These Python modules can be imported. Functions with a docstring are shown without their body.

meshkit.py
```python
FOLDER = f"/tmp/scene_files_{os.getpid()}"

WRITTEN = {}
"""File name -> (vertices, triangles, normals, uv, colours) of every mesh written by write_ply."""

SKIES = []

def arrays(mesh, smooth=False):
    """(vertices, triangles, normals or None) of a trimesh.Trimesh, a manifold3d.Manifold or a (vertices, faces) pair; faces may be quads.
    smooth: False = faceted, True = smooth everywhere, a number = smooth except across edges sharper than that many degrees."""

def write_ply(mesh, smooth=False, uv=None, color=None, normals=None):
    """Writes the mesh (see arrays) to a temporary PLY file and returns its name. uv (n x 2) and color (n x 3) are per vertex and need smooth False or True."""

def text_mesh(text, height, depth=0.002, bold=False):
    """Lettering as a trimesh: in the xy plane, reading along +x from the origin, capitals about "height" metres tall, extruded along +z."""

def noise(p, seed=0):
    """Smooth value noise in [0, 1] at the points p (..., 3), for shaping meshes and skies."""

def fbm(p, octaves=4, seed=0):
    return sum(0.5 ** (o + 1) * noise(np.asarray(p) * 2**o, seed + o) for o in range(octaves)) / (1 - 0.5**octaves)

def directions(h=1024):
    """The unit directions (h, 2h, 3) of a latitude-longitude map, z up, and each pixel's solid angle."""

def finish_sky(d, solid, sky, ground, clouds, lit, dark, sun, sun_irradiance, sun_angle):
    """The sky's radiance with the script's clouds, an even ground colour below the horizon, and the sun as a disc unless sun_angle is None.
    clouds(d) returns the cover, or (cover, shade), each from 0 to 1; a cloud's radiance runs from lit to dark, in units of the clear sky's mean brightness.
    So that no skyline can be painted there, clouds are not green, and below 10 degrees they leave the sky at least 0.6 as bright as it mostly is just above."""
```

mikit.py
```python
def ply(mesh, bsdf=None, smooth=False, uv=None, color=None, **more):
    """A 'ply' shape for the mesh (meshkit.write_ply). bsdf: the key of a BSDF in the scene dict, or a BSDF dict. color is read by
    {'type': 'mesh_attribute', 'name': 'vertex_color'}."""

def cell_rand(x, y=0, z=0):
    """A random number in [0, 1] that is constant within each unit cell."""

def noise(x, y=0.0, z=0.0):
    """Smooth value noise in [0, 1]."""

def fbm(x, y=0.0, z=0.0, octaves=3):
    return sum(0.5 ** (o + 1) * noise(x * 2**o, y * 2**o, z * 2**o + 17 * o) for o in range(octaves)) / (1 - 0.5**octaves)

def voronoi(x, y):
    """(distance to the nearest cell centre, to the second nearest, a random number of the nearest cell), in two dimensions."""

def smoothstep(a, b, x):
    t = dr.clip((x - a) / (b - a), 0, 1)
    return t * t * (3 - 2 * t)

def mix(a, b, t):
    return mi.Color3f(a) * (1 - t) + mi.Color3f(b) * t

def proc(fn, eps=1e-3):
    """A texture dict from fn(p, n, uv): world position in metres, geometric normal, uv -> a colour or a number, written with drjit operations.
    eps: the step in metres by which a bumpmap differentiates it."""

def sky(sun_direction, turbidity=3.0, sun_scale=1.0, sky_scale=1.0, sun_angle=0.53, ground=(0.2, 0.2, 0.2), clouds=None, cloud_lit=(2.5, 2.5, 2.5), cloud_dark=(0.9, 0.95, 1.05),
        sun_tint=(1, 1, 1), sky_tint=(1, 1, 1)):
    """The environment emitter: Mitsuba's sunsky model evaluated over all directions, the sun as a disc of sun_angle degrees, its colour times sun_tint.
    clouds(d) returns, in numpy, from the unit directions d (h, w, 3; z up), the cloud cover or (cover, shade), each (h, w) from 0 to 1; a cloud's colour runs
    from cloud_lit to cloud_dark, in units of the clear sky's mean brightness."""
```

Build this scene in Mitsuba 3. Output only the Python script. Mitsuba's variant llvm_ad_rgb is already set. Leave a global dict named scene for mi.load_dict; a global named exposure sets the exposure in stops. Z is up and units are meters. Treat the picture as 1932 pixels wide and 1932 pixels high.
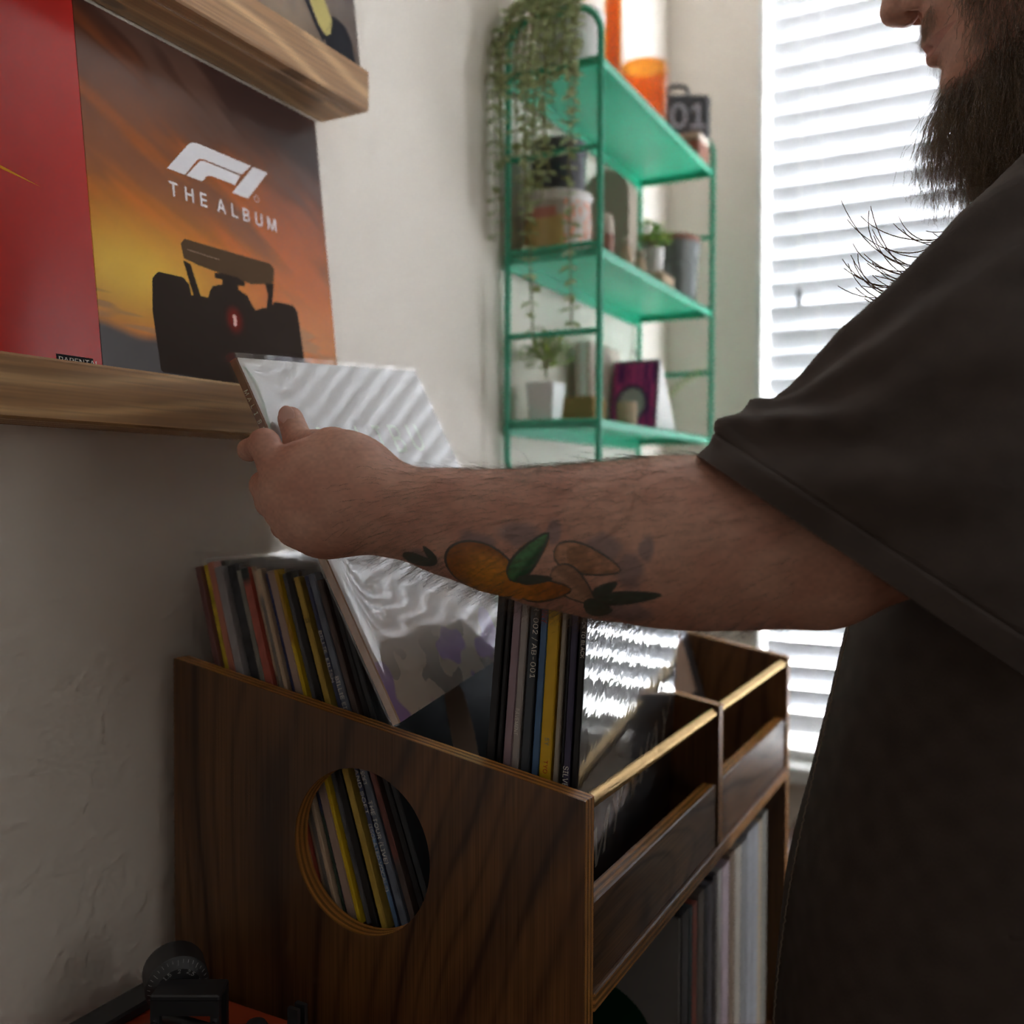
import math, os
import numpy as np
import trimesh, shapely, shapely.geometry as sg, shapely.affinity as sa
import manifold3d as m3
import drjit as dr
import mitsuba as mi
import mikit, meshkit
from mikit import proc, noise, fbm, smoothstep, mix, voronoi

scene, labels = {}, {}
T = mi.ScalarTransform4f
exposure = 0.0

# ------------------------------------------------------------------ camera
scene['camera'] = {'type': 'thinlens', 'fov': 56.10, 'fov_axis': 'x', 'near_clip': 0.02, 'far_clip': 50.0,
                   'aperture_radius': 0.0042, 'focus_distance': 0.745,
                   'to_world': T().look_at(origin=[0.72, 0, 0], target=[0.25221, 0.88351, -0.02338], up=[-0.01434, 0.01886, 0.99972])}
# ------------------------------------------------------------------ daylight
DAY = 27.0
SKY = mikit.sky([0.3, -0.5, 0.8], turbidity=4.0, sun_scale=0.0, sky_scale=0.6, clouds=lambda d: d[..., 2] * 0 + 0.85)
scene['sky'] = SKY

# ------------------------------------------------------------------ helpers
def free(key):
    """The key itself, or the key with the next three-digit number."""
    if key not in USED:
        USED.add(key); return key
    n = 1
    while f'{key}_{n:03d}' in USED: n += 1
    USED.add(f'{key}_{n:03d}'); return f'{key}_{n:03d}'
USED = set()

def info(key, label=None, cat=None, group=None, kind=None):
    d = {}
    if label: d['label'] = label
    if cat: d['category'] = cat
    if group: d['group'] = group
    if kind: d['kind'] = kind
    if d: labels[key] = d

def thing(name, label, cat, group=None):
    k = free(name); info(k, label, cat, group); return k

def add(name, mesh, bsdf, parent=None, smooth=False, uv=None, color=None, M=None, label=None, cat=None, group=None, kind=None, **more):
    k = free(parent + '__' + name if parent else name)
    if isinstance(mesh, dict): d = dict(mesh)
    else: d = mikit.ply(mesh, bsdf, smooth, uv=uv, color=color, **more)
    if M is not None: d['to_world'] = T(np.asarray(M, float).tolist())
    scene[k] = d
    info(k, label, cat, group, kind)
    return k

def bx(x0, x1, y0, y1, z0, z1, c=0.0012):
    """A box with chamfered edges."""
    c = min(c, (x1-x0)*.35, (y1-y0)*.35, (z1-z0)*.35)
    p = []
    for sx in (0, 1):
        for sy in (0, 1):
            for sz in (0, 1):
                q = np.array([(x0, x1)[sx], (y0, y1)[sy], (z0, z1)[sz]], float)
                s = np.array([1-2*sx, 1-2*sy, 1-2*sz])*c
                for k in range(3):
                    o = s.copy(); o[k] = 0; p.append(q+o)
    return trimesh.convex.convex_hull(np.array(p))

def ext(poly, depth, axes='xyz', off=(0, 0, 0)):
    """A polygon extruded; axes says which world axes the polygon's x, y and the extrusion take."""
    gs = getattr(poly, 'geoms', [poly])
    m = trimesh.util.concatenate([trimesh.creation.extrude_polygon(g, depth, engine='earcut') for g in gs])
    v = np.zeros_like(m.vertices)
    for i, a in enumerate(axes): v[:, 'xyz'.index(a)] = m.vertices[:, i]
    f = m.faces
    if axes in ('xzy', 'yxz', 'zyx'): f = f[:, ::-1]
    return trimesh.Trimesh(v+np.array(off), f, process=False)

def tube(path, r, n=10, closed=False, caps=True):
    P = np.asarray(path, float); R = np.broadcast_to(np.asarray(r, float), len(P))
    t = np.gradient(P, axis=0) if not closed else np.roll(P, -1, 0)-np.roll(P, 1, 0)
    t /= np.linalg.norm(t, axis=1, keepdims=True)+1e-12
    u = np.cross(t[0], [0, 0, 1.0]); u = u if np.linalg.norm(u) > 1e-3 else np.cross(t[0], [1.0, 0, 0])
    U = []
    for k in range(len(P)):
        u = u-t[k]*(u@t[k]); u /= np.linalg.norm(u); U.append(u)
    U = np.array(U); V = np.cross(t, U)
    a = np.arange(n)*2*np.pi/n
    v = (P[:, None]+R[:, None, None]*(np.cos(a)[None, :, None]*U[:, None]+np.sin(a)[None, :, None]*V[:, None])).reshape(-1, 3)
    f = []
    m = len(P)
    for i in range(m if closed else m-1):
        j = (i+1) % m
        for k in range(n):
            l = (k+1) % n
            f += [[i*n+k, i*n+l, j*n+l], [i*n+k, j*n+l, j*n+k]]
    if caps and not closed:
        v = np.vstack([v, P[0], P[-1]]); c = len(v)-2
        for k in range(n):
            l = (k+1) % n
            f += [[c, k+0, l][::-1], [c+1, (m-1)*n+k, (m-1)*n+l]]
    return trimesh.Trimesh(v, np.array(f), process=False)

def lathe(prof, n=40, off=(0, 0, 0)):
    m = trimesh.creation.revolve(np.array(prof, float), sections=n)
    m.apply_translation(off); return m

def cat(ms): return trimesh.util.concatenate(ms)

def frame(x, y, z, o):
    M = np.eye(4); M[:3, 0], M[:3, 1], M[:3, 2], M[:3, 3] = x, y, z, o
    return M

def unit(v): v = np.asarray(v, float); return v/np.linalg.norm(v)

def bez(*p, n=24):
    p = [np.asarray(q, float) for q in p]; t = np.linspace(0, 1, n)[:, None]
    while len(p) > 1: p = [a*(1-t)+b*t for a, b in zip(p[:-1], p[1:])]
    return p[0]

def smoothline(pts, n=60):
    from scipy.interpolate import CubicSpline
    pts = np.asarray(pts, float); s = np.r_[0, np.cumsum(np.linalg.norm(np.diff(pts, axis=0), axis=1))]
    return CubicSpline(s, pts)(np.linspace(0, s[-1], n))

# ------------------------------------------------------------------ materials
def mat(name, d, two=True):
    scene[name] = {'type': 'twosided', 'bsdf': d} if two else d
    return name
def rgb(*c): return {'type': 'rgb', 'value': list(c)}
def plastic(name, c, rough=0.4, ior=1.49): return mat(name, {'type': 'principled', 'base_color': rgb(*c), 'roughness': rough, 'specular': 0.5})
def matte(name, c): return mat(name, {'type': 'diffuse', 'reflectance': rgb(*c)})

def stucco(p, n, uv):
    return .65*noise(p.y*150, p.z*150)+.35*noise(p.y*320+5, p.z*320)
mat('wall_paint', {'type': 'bumpmap', 'scale': 0.0020, 'tex': proc(stucco, 7e-4), 'bsdf': {'type': 'diffuse', 'reflectance': rgb(.86, .80, .72)}})
matte('plain_wall_paint', (.86, .80, .72))
matte('tassel_dark', (.045, .04, .038)); matte('white_paint', (.86, .86, .84)); matte('ceiling_paint', (.78, .77, .74))
mat('slat_white', {'type': 'principledthin', 'base_color': rgb(.62, .63, .65), 'roughness': .5, 'diff_trans': 0.10, 'spec_trans': 0.0, 'eta': 1.4}, two=False)

def walnut(a, l, d):
    """Walnut figure: a across the board, l along it, d into it, all in metres."""
    w = fbm(a*9, l*2.0, d*9+3, 2); fine = noise(a*900, l*18, d*900)
    arch = dr.sin((a*52+w*30)*1.0); line = dr.power(.5+.5*dr.sin((a*95+w*34+d*40)*2.0), 5.0)
    c = mix((.112, .046, .015), (.034, .014, .006), dr.clip(line*.50+.45*smoothstep(-.2, .9, arch)+.25*(w-.3), 0, 1))
    return c*(0.62+.76*fine)
def ply_edge(t, l):
    band = dr.sin(t*2*math.pi/0.0060)
    c = mix((.46, .205, .050), (.18, .075, .020), smoothstep(-.35, .55, band))
    return c*(0.7+.6*noise(l*60, t*900))
def veneer_y(p, n, uv): return dr.select(dr.abs(n.y) > .6, walnut(p.x, p.z, p.y), ply_edge(p.y-.6418, p.x+p.z))
def veneer_x(p, n, uv): return dr.select(dr.abs(n.x) > .6, walnut(p.z, p.y, p.x), ply_edge(p.x-.0035, p.y))
def veneer_z(p, n, uv): return dr.select(dr.abs(n.z) > .6, walnut(p.x, p.y, p.z), ply_edge(p.z, p.y))
def wood_bsdf(f, rough=.42): return {'type': 'principled', 'base_color': proc(f), 'roughness': rough, 'specular': .4}
mat('walnut_y', wood_bsdf(veneer_y)); mat('walnut_x', wood_bsdf(veneer_x, .34)); mat('walnut_z', wood_bsdf(veneer_z))
def pine(p, n, uv):
    a = dr.select(dr.abs(n.x) > .6, p.z, p.x)
    w = fbm(a*7+4, p.y*2.2+3, 0, 2); k = noise(p.y*5.5+2.3, a*14)
    r = .5+.5*dr.sin((a*95+w*13+smoothstep(.72, .95, k)*3)*2.1)
    c = mix((.285, .145, .056), (.47, .285, .130), dr.power(r, 4.0))
    knot = smoothstep(.80, .9, noise(p.y*16+1.7, a*42+.4))
    c = mix(c, (.10, .052, .03), knot*.75)
    return c*(.80+.4*noise(a*700, p.y*14))
mat('pine_stain', wood_bsdf(pine, .5))
mat('green_enamel', {'type': 'principled', 'base_color': rgb(.012, .30, .165), 'roughness': .32, 'specular': .6})
mat('brass', {'type': 'roughconductor', 'material': 'Cu', 'alpha': .16, 'specular_reflectance': rgb(.70, .66, .36)})
matte('far_paint', (.42, .39, .35)); matte('floor_wood', (.10, .06, .04))

# ------------------------------------------------------------------ the room
XR, YF, YB, ZC, ZF = 4.4, -3.8, 2.11, 1.45, -1.25
add('floor', bx(-.12, XR+.12, YF-.1, YB+.3, ZF-.05, ZF, 0), 'floor_wood', kind='structure')
add('ceiling', bx(-.12, XR+.12, YF-.1, YB+.3, ZC, ZC+.05, 0), 'ceiling_paint', kind='structure')
add('wall_left', bx(-.12, 0, YF, YB+.16, ZF, ZC, 0), 'wall_paint', kind='structure')
W3 = (.45, 1.85, -.45, 1.25)
add('wall_right', ext(sg.box(YF, ZF, YB+.16, ZC).difference(sg.box(W3[0], W3[2], W3[1], W3[3])), .12, 'yzx', (XR, 0, 0)), 'far_paint', kind='structure')
add('wall_front', bx(0, XR, YF-.1, YF, ZF, ZC, 0), 'far_paint', kind='structure')
W1 = (.202, 1.16, -.60, 1.20); W2 = (2.30, 3.20, -.60, 1.33)
pl = sg.box(0, ZF, XR, ZC).difference(sg.box(W1[0], W1[2], W1[1], W1[3])).difference(sg.box(W2[0], W2[2], W2[1], W2[3]))
add('wall_back', ext(pl, .15, 'xzy', (0, YB, 0)), 'plain_wall_paint', kind='structure')

def slat_mesh(x0, x1):
    a = np.linspace(-1, 1, 7); w, t = .0265, .0012
    top = np.c_[a*w, .0016*(1-a*a)+t]; bot = np.c_[a*w, .0016*(1-a*a)-t]
    poly = sg.Polygon(np.vstack([top, bot[::-1]]))
    return ext(poly, x1-x0, 'yzx', (0, 0, 0))
def window(n, W, tilt):
    x0, x1, z0, z1 = W
    win = f'window_{n}'; USED.add(win); info(win, kind='structure')
    j = .012
    fr = sg.box(x0, z0, x1, z1).difference(sg.box(x0+j, z0+j, x1-j, z1-j))
    add('jamb', ext(fr, .12, 'xzy', (0, YB+.002, 0)), 'white_paint', win)
    add('sill', bx(x0-.03, x1+.03, YB-.045, YB+.11, z0-.022, z0+.012, .004), 'white_paint', win)
    sash = sg.box(x0+j, z0+j, x1-j, z1-j).difference(sg.box(x0+.05, z0+.06, x1-.05, .28)).difference(sg.box(x0+.05, .33, x1-.05, z1-.06))
    add('sash', ext(sash, .03, 'xzy', (0, YB+.10, 0)), 'white_paint', win)
    scene[free(win+'__frosted_pane')] = {**mikit.ply(bx(x0+.03, x1-.03, YB+.115, YB+.121, z0+.03, z1-.03, 0), 'white_paint'), 'emitter': {'type': 'area', 'radiance': rgb(DAY*.97, DAY*1.0, DAY*1.045)}}
    return win
window(1, W1, 0); window(2, W2, 0)
USED.add('window_3'); info('window_3', kind='structure')      # added fill light built as an unseen window, to brighten the left wall
fr3 = sg.box(W3[0], W3[2], W3[1], W3[3]); op3 = sg.box(W3[0]+.05, W3[2]+.05, .5*(W3[0]+W3[1])-.02, W3[3]-.05).union(sg.box(.5*(W3[0]+W3[1])+.02, W3[2]+.05, W3[1]-.05, W3[3]-.05))
add('sash', ext(fr3.difference(op3), .04, 'yzx', (XR+.04, 0, 0)), 'white_paint', 'window_3')
scene[free('window_3__frosted_pane')] = {**mikit.ply(bx(XR+.085, XR+.091, W3[0]+.02, W3[1]-.02, W3[2]+.02, W3[3]-.02, 0), 'white_paint'), 'emitter': {'type': 'area', 'radiance': rgb(1.3, 1.25, 1.2)}}
def blinds(W, tilt, label, cord):
    x0, x1, z0, z1 = W
    b = thing('window_blinds', label, 'blinds')
    y = YB+.052
    s = slat_mesh(x0+.018, x1-.018); g = mikit.ply(s, 'slat_white', 35)
    add('head_rail', bx(x0+.015, x1-.015, y-.028, y+.028, z1-.06, z1-.014), 'white_paint', b)
    z = z1-.085; k = 0
    while z > z0+.05:
        c, sn = math.cos(tilt), math.sin(tilt)
        add('slat', g, None, b, M=frame([1, 0, 0], [0, c, sn], [0, -sn, c], [x0+.018, y, z]))
        z -= .0525; k += 1
    add('bottom_rail', bx(x0+.018, x1-.018, y-.024, y+.024, z0+.016, z0+.034), 'white_paint', b)
    for x in (x0+.13, x1-.13):
        for dy in (-.027, .027):
            add('ladder_cord', tube([(x, y+dy, z0+.03), (x, y+dy, z1-.06)], .0009, 6), 'white_paint', b)
    if cord:
        add('lift_cord', tube([(.292, y-.040, .432), (.292, y-.032, z1-.06)], .0009, 6), 'white_paint', b)
        add('cord_tassel', lathe([(0, 0), (.0052, .001), (.0058, .006), (.0036, .016), (.0048, .024), (.0030, .033), (.0012, .037), (0, .037)], 14, (.292, y-.040, .398)), 'tassel_dark', b, smooth=50, label='small dark cord tassel')
    return b
blinds(W1, math.radians(-71), 'white horizontal slat blinds glowing with daylight beside the green wall shelf', True)
blinds(W2, math.radians(6), 'white slat blinds in the second window right of the bearded man', False)

# ------------------------------------------------------------------ picture ledges
def ledge(zb, zt, y0, y1, depth, label):
    k = thing('picture_ledge', label, 'shelf', None)
    add('base_board', bx(.001, depth-.018, y0, y1, zb, zb+.034, .0015), 'pine_stain', k)
    add('front_lip', bx(depth-.0185, depth, y0, y1, zb, zt, .002), 'pine_stain', k)
    return k
ledge(.0505, .0985, -.30, .886, .070, 'lower stained pine picture ledge holding the sunset race car sleeve')
ledge(.4225, .4680, -.30, .886, .068, 'upper stained pine picture ledge with knots, above the sunset race car sleeve')

# ------------------------------------------------------------------ record cabinet
CB = thing('record_cabinet', 'walnut plywood record cabinet with round cutout and two brass rails', 'cabinet')
XFN = .441
prof = [(.022, -1.12), (XFN, -1.12), (XFN, -.2285), (.022, -.1585)]
side = sg.Polygon(prof)
hole = sg.Point(.2370, -.3025).buffer(.0695, 64)
def rnd(p, r=.0012): return p.buffer(-r).buffer(r, 3)
add('side_panel', ext(rnd(side).difference(hole), .017, 'xzy', (0, .643, 0)), 'walnut_y', CB)
add('divider', ext(rnd(sg.Polygon([(.0285, -.378), (XFN, -.378), (XFN, -.2285), (.0285, -.1595)])), .017, 'xzy', (0, .9965, 0)), 'walnut_y', CB)
add('side_panel', ext(rnd(side), .017, 'xzy', (0, 1.333, 0)), 'walnut_y', CB)
add('back_panel', bx(.023, .028, .6603, 1.3327, -1.10, -.20, 0), 'walnut_x', CB)
add('bin_shelf', bx(.0282, .4425, .660, 1.333, -.3935, -.3785), 'walnut_z', CB)
add('bottom_shelf', bx(.0282, XFN, .660, 1.333, -.750, -.735), 'walnut_z', CB)
add('base_board', bx(.0282, XFN, .660, 1.333, -1.12, -1.103), 'walnut_z', CB)
add('front_board', bx(.4235, .4390, .6602, .9963, -.3785, -.3115), 'walnut_x', CB)
add('front_board', bx(.4235, .4390, 1.0137, 1.3328, -.3785, -.3115), 'walnut_x', CB)
for a, b in ((.6595, .997), (1.013, 1.3335)):
    add('brass_rail', tube([(.4340, a, -.2362), (.4340, b, -.2362)], .0058, 24), 'brass', CB, smooth=40)
for x in (.06, .39):
    for y in (.69, 1.30):
        add('leg', tube([(x, y, -1.12), (x, y, ZF)], [.020, .012], 16), 'walnut_z', CB, smooth=40)

# ------------------------------------------------------------------ green wall shelf
GS = thing('wall_shelf', 'green metal wall shelf with tubular end frames, beside the window', 'shelf')
def loop(y):
    x0, x1, z0, z1, r = .012, .166, .005, .716, .045
    p = []
    for cx, cz, a0 in ((x1-r, z1-r, 0), (x0+r, z1-r, 90), (x0+r, z0+r, 180), (x1-r, z0+r, 270)):
        for a in np.radians(np.linspace(a0, a0+90, 9)): p.append((cx+r*math.cos(a), y, cz+r*math.sin(a)))
    return tube(p, .0048, 10, closed=True)
for y in (1.32, 1.90):
    e = add('end_frame', loop(y), 'green_enamel', GS, smooth=40)
    for z in (.507, .365, .236, .103):
        add('cross_rail', tube([(.014, y, z), (.164, y, z)], .0042, 10), 'green_enamel', GS, smooth=40)
for z in (.640, .360, .106):
    s = cat([bx(.016, .166, 1.321, 1.899, z-.002, z, .0005), bx(.164, .1665, 1.321, 1.899, z-.0125, z, .0008), bx(.014, .0165, 1.321, 1.899, z-.022, z, .0008),
             bx(.016, .166, 1.321, 1.3235, z-.0125, z, .0005), bx(.016, .166, 1.8965, 1.899, z-.0125, z, .0005)])
    add('shelf_board', s, 'green_enamel', GS)
# ------------------------------------------------------------------ bearded man: body
class Field:
    """A signed distance grid filled by rounded cones and ellipsoids, and its surface (naive surface nets)."""
    def __init__(s, lo, hi, h):
        s.lo, s.h = np.array(lo, float), h
        s.n = np.ceil((np.array(hi)-s.lo)/h).astype(int)+1
        s.d = np.full(s.n, 1.0, np.float32)
    def sub(s, lo, hi):
        i0 = np.clip(np.floor((lo-s.lo)/s.h).astype(int), 0, s.n); i1 = np.clip(np.ceil((hi-s.lo)/s.h).astype(int)+1, 0, s.n)
        sl = tuple(slice(a, b) for a, b in zip(i0, i1))
        ax = [s.lo[k]+s.h*np.arange(i0[k], i1[k]) for k in range(3)]
        return sl, np.stack(np.meshgrid(*ax, indexing='ij'), -1)
    def put(s, sl, f, k, minus):
        d = s.d[sl]
        if minus: f, d = -f, d; h = np.clip(.5-.5*(d-f)/k, 0, 1); s.d[sl] = d*(1-h)+f*h+k*h*(1-h)
        else: h = np.clip(.5+.5*(d-f)/k, 0, 1); s.d[sl] = d*(1-h)+f*h-k*h*(1-h)
    def cone(s, a, b, ra, rb, k=.008, minus=False):
        a, b = np.asarray(a, float), np.asarray(b, float); m = max(ra, rb)+k+3*s.h
        sl, p = s.sub(np.minimum(a, b)-m, np.maximum(a, b)+m)
        if p.size == 0: return
        ab = b-a; t = np.clip(((p-a)@ab)/max(ab@ab, 1e-12), 0, 1)
        f = np.linalg.norm(p-a-t[..., None]*ab, axis=-1)-(ra+(rb-ra)*t)
        s.put(sl, f, k, minus)
    def ell(s, c, r, B=np.eye(3), k=.008, minus=False):
        c = np.asarray(c, float); r = np.asarray(r, float); m = r.max()+k+3*s.h
        sl, p = s.sub(c-m, c+m)
        if p.size == 0: return
        q = ((p-c)@np.asarray(B).T)/r; l = np.linalg.norm(q, axis=-1)
        g = np.linalg.norm(q/r, axis=-1)
        s.put(sl, np.where(l < .05, -r.min(), l*(l-1)/np.maximum(g, 1e-6)), k, minus)
    def mesh(s):
        d = s.d
        for k in range(3):
            w = [slice(None)]*3
            for e in (0, -1): w[k] = e; d[tuple(w)] = np.maximum(d[tuple(w)], .5*s.h)
        ins = d < 0; n = np.array(d.shape)
        tot = sum(ins[a:n[0]-1+a, b:n[1]-1+b, c:n[2]-1+c].astype(np.int8) for a in (0, 1) for b in (0, 1) for c in (0, 1))
        act = np.argwhere((tot > 0) & (tot < 8))
        idx = np.full(n-1, -1, np.int64); idx[tuple(act.T)] = np.arange(len(act))
        pos = np.zeros((len(act), 3)); num = np.zeros(len(act))
        for ax in range(3):
            o = [k for k in range(3) if k != ax]
            for u in (0, 1):
                for v in (0, 1):
                    q = act.copy(); q[:, o[0]] += u; q[:, o[1]] += v; r = q.copy(); r[:, ax] += 1
                    a, b = d[tuple(q.T)], d[tuple(r.T)]; c = (a < 0) != (b < 0)
                    t = np.where(c, a/np.where(c, a-b, 1), 0); x = q.astype(float); x[:, ax] += t
                    pos += np.where(c[:, None], x, 0); num += c
        V = pos/num[:, None]*s.h+s.lo
        F = []
        for ax in range(3):
            a = np.moveaxis(ins, ax, 0); e = np.argwhere(a[:-1] != a[1:])
            q = np.zeros_like(e); o = [k for k in range(3) if k != ax]
            q[:, ax] = e[:, 0]; q[:, o[0]] = e[:, 1]; q[:, o[1]] = e[:, 2]
            ok = (q[:, o[0]] > 0) & (q[:, o[1]] > 0) & (q[:, o[0]] < n[o[0]]-1) & (q[:, o[1]] < n[o[1]]-1); q = q[ok]
            def at(u, v): r = q.copy(); r[:, o[0]] -= u; r[:, o[1]] -= v; return idx[tuple(r.T)]
            quad = np.stack([at(0, 0), at(1, 0), at(1, 1), at(0, 1)], 1)
            flip = ins[tuple(q.T)] ^ (ax == 1)
            quad[~flip] = quad[~flip][:, ::-1]; F.append(quad)
        F = np.vstack(F); F = np.vstack([F[:, [0, 1, 2]], F[:, [0, 2, 3]]])
        m = trimesh.Trimesh(V, F, process=False)
        if m.volume < 0: m.invert()
        return m

VR = np.array([[.8837, .468, .0038], [.0143, -.0189, -.9997], [-.4678, .8835, -.0234]])   # frame of the flat of the hand
ARM = [((.3029, .5767, -.0134), .028), ((.3257, .5830, -.0174), .0309), ((.3567, .5914, -.0236), .0363), ((.3911, .6004, -.0297), .0416), ((.4284, .6098, -.0336), .0474),
       ((.4648, .6189, -.0352), .0520), ((.5042, .6273, -.0352), .0560), ((.5353, .6347, -.0357), .0560), ((.5657, .6417, -.0369), .0525), ((.5996, .6620, -.0351), .0550),
       ((.6358, .6908, -.0121), .060), ((.690, .7288, .0261), .063), ((.745, .7707, .0780), .066)]
FINGERS = dict(
    index=[((.2346, .5490, .0066), .0135), ((.2186, .5503, .0333), .0112), ((0.1853, 0.5693, 0.0301), .0082), ((0.1777, 0.6014, 0.0397), .0080)],
    thumb=[((.2900, .5752, .0130), .0185), ((.2610, .5770, .0305), .0148), ((.2167, .5922, .0349), .0118), ((0.2043, 0.5960, 0.0553), .0103)],
    middle=[((.2292, .5504, -.0032), .0130), ((0.1992, 0.5717, 0.0023), .0110), ((0.1928, 0.5964, 0.0042), .0095), ((0.1937, 0.6108, 0.0021), .0085)],
    ring=[((.2329, .5520, -.0170), .0125), ((0.2027, 0.5737, -0.0113), .0105), ((0.1998, 0.5967, -0.0107), .0095), ((0.1994, 0.6110, -0.0128), .0085)],
    little=[((.2421, .5543, -.0307), .0115), ((0.2099, 0.5817, -0.0296), .0095), ((0.2084, 0.6012, -0.0276), .0085), ((0.2093, 0.6128, -0.0300), .0078)])
arm = Field((.150, .50, -.11), (.80, .86, .16), .0021)
for (a, ra), (b, rb) in zip(ARM[:-1], ARM[1:]): arm.cone(a, b, ra, rb, .012)
arm.cone((.3029, .5767, -.0134), (.275, .5730, -.004), .0285, .034, .02)
arm.ell((.277, .5713, -.0010), (.0425, .0435, .027), VR, .014)
arm.ell((.248, .5593, -.0012), (.0305, .0375, .024), VR, .012)
arm.cone((.300, .5760, -.010), (.262, .5680, -.022), .028, .030, .014)
for n, c in FINGERS.items():
    for i, ((a, ra), (b, rb)) in enumerate(zip(c[:-1], c[1:])): arm.cone(a, b, ra, rb, .0045 if i else (.012 if n == 'thumb' else .006))
arm_m = arm.mesh()

# head: a to the front of the lips, b to his left, c up; tilted down towards the record he looks at
HF, HB, HU = np.array([-.94, 0, -.342]), np.array([0, -1.0, 0]), np.array([-.342, 0, .94])
LIP = np.array([.6468, .860, .3580]); HM = np.array([HF, HB, HU])
def hw(a, b, c): return LIP+a*HF+b*HB+c*HU
hd = Field((.585, .755, .12), (.93, .965, .62), .0023)
hd.ell(hw(-.098, 0, .095), (.096, .077, .10), HM, .01)
hd.ell(hw(-.066, 0, .030), (.058, .060, .072), HM, .025)
hd.ell(hw(-.064, 0, -.018), (.054, .056, .045), HM, .02)
hd.cone(hw(-.014, -.006, -.040), hw(-.014, .006, -.040), .0155, .0155, .02)
hd.ell(hw(-.028, 0, .008), (.026, .029, .026), HM, .012)
hd.cone(hw(-.047, .033, .045), hw(-.060, .046, .05), .024, .022, .02); hd.cone(hw(-.047, -.033, .045), hw(-.060, -.046, .05), .024, .022, .02)
for s in (-1, 1):
    hd.cone(hw(-.0045, 0, .0062), hw(-.020, s*.021, .0022), .0056, .0035, .004)
    hd.cone(hw(-.0050, 0, -.0068), hw(-.022, s*.020, -.0075), .0072, .0042, .004)
    hd.cone(hw(.0035, 0, -.0008), hw(-.0225, s*.026, -.0034), .0016, .0014, .002, minus=True)
hd.cone(hw(-.006, 0, .088), hw(.0085, 0, .0455), .0085, .0118, .008)
hd.cone(hw(.0088, 0, .0452), hw(.0040, 0, .0350), .0112, .0070, .006)
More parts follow.
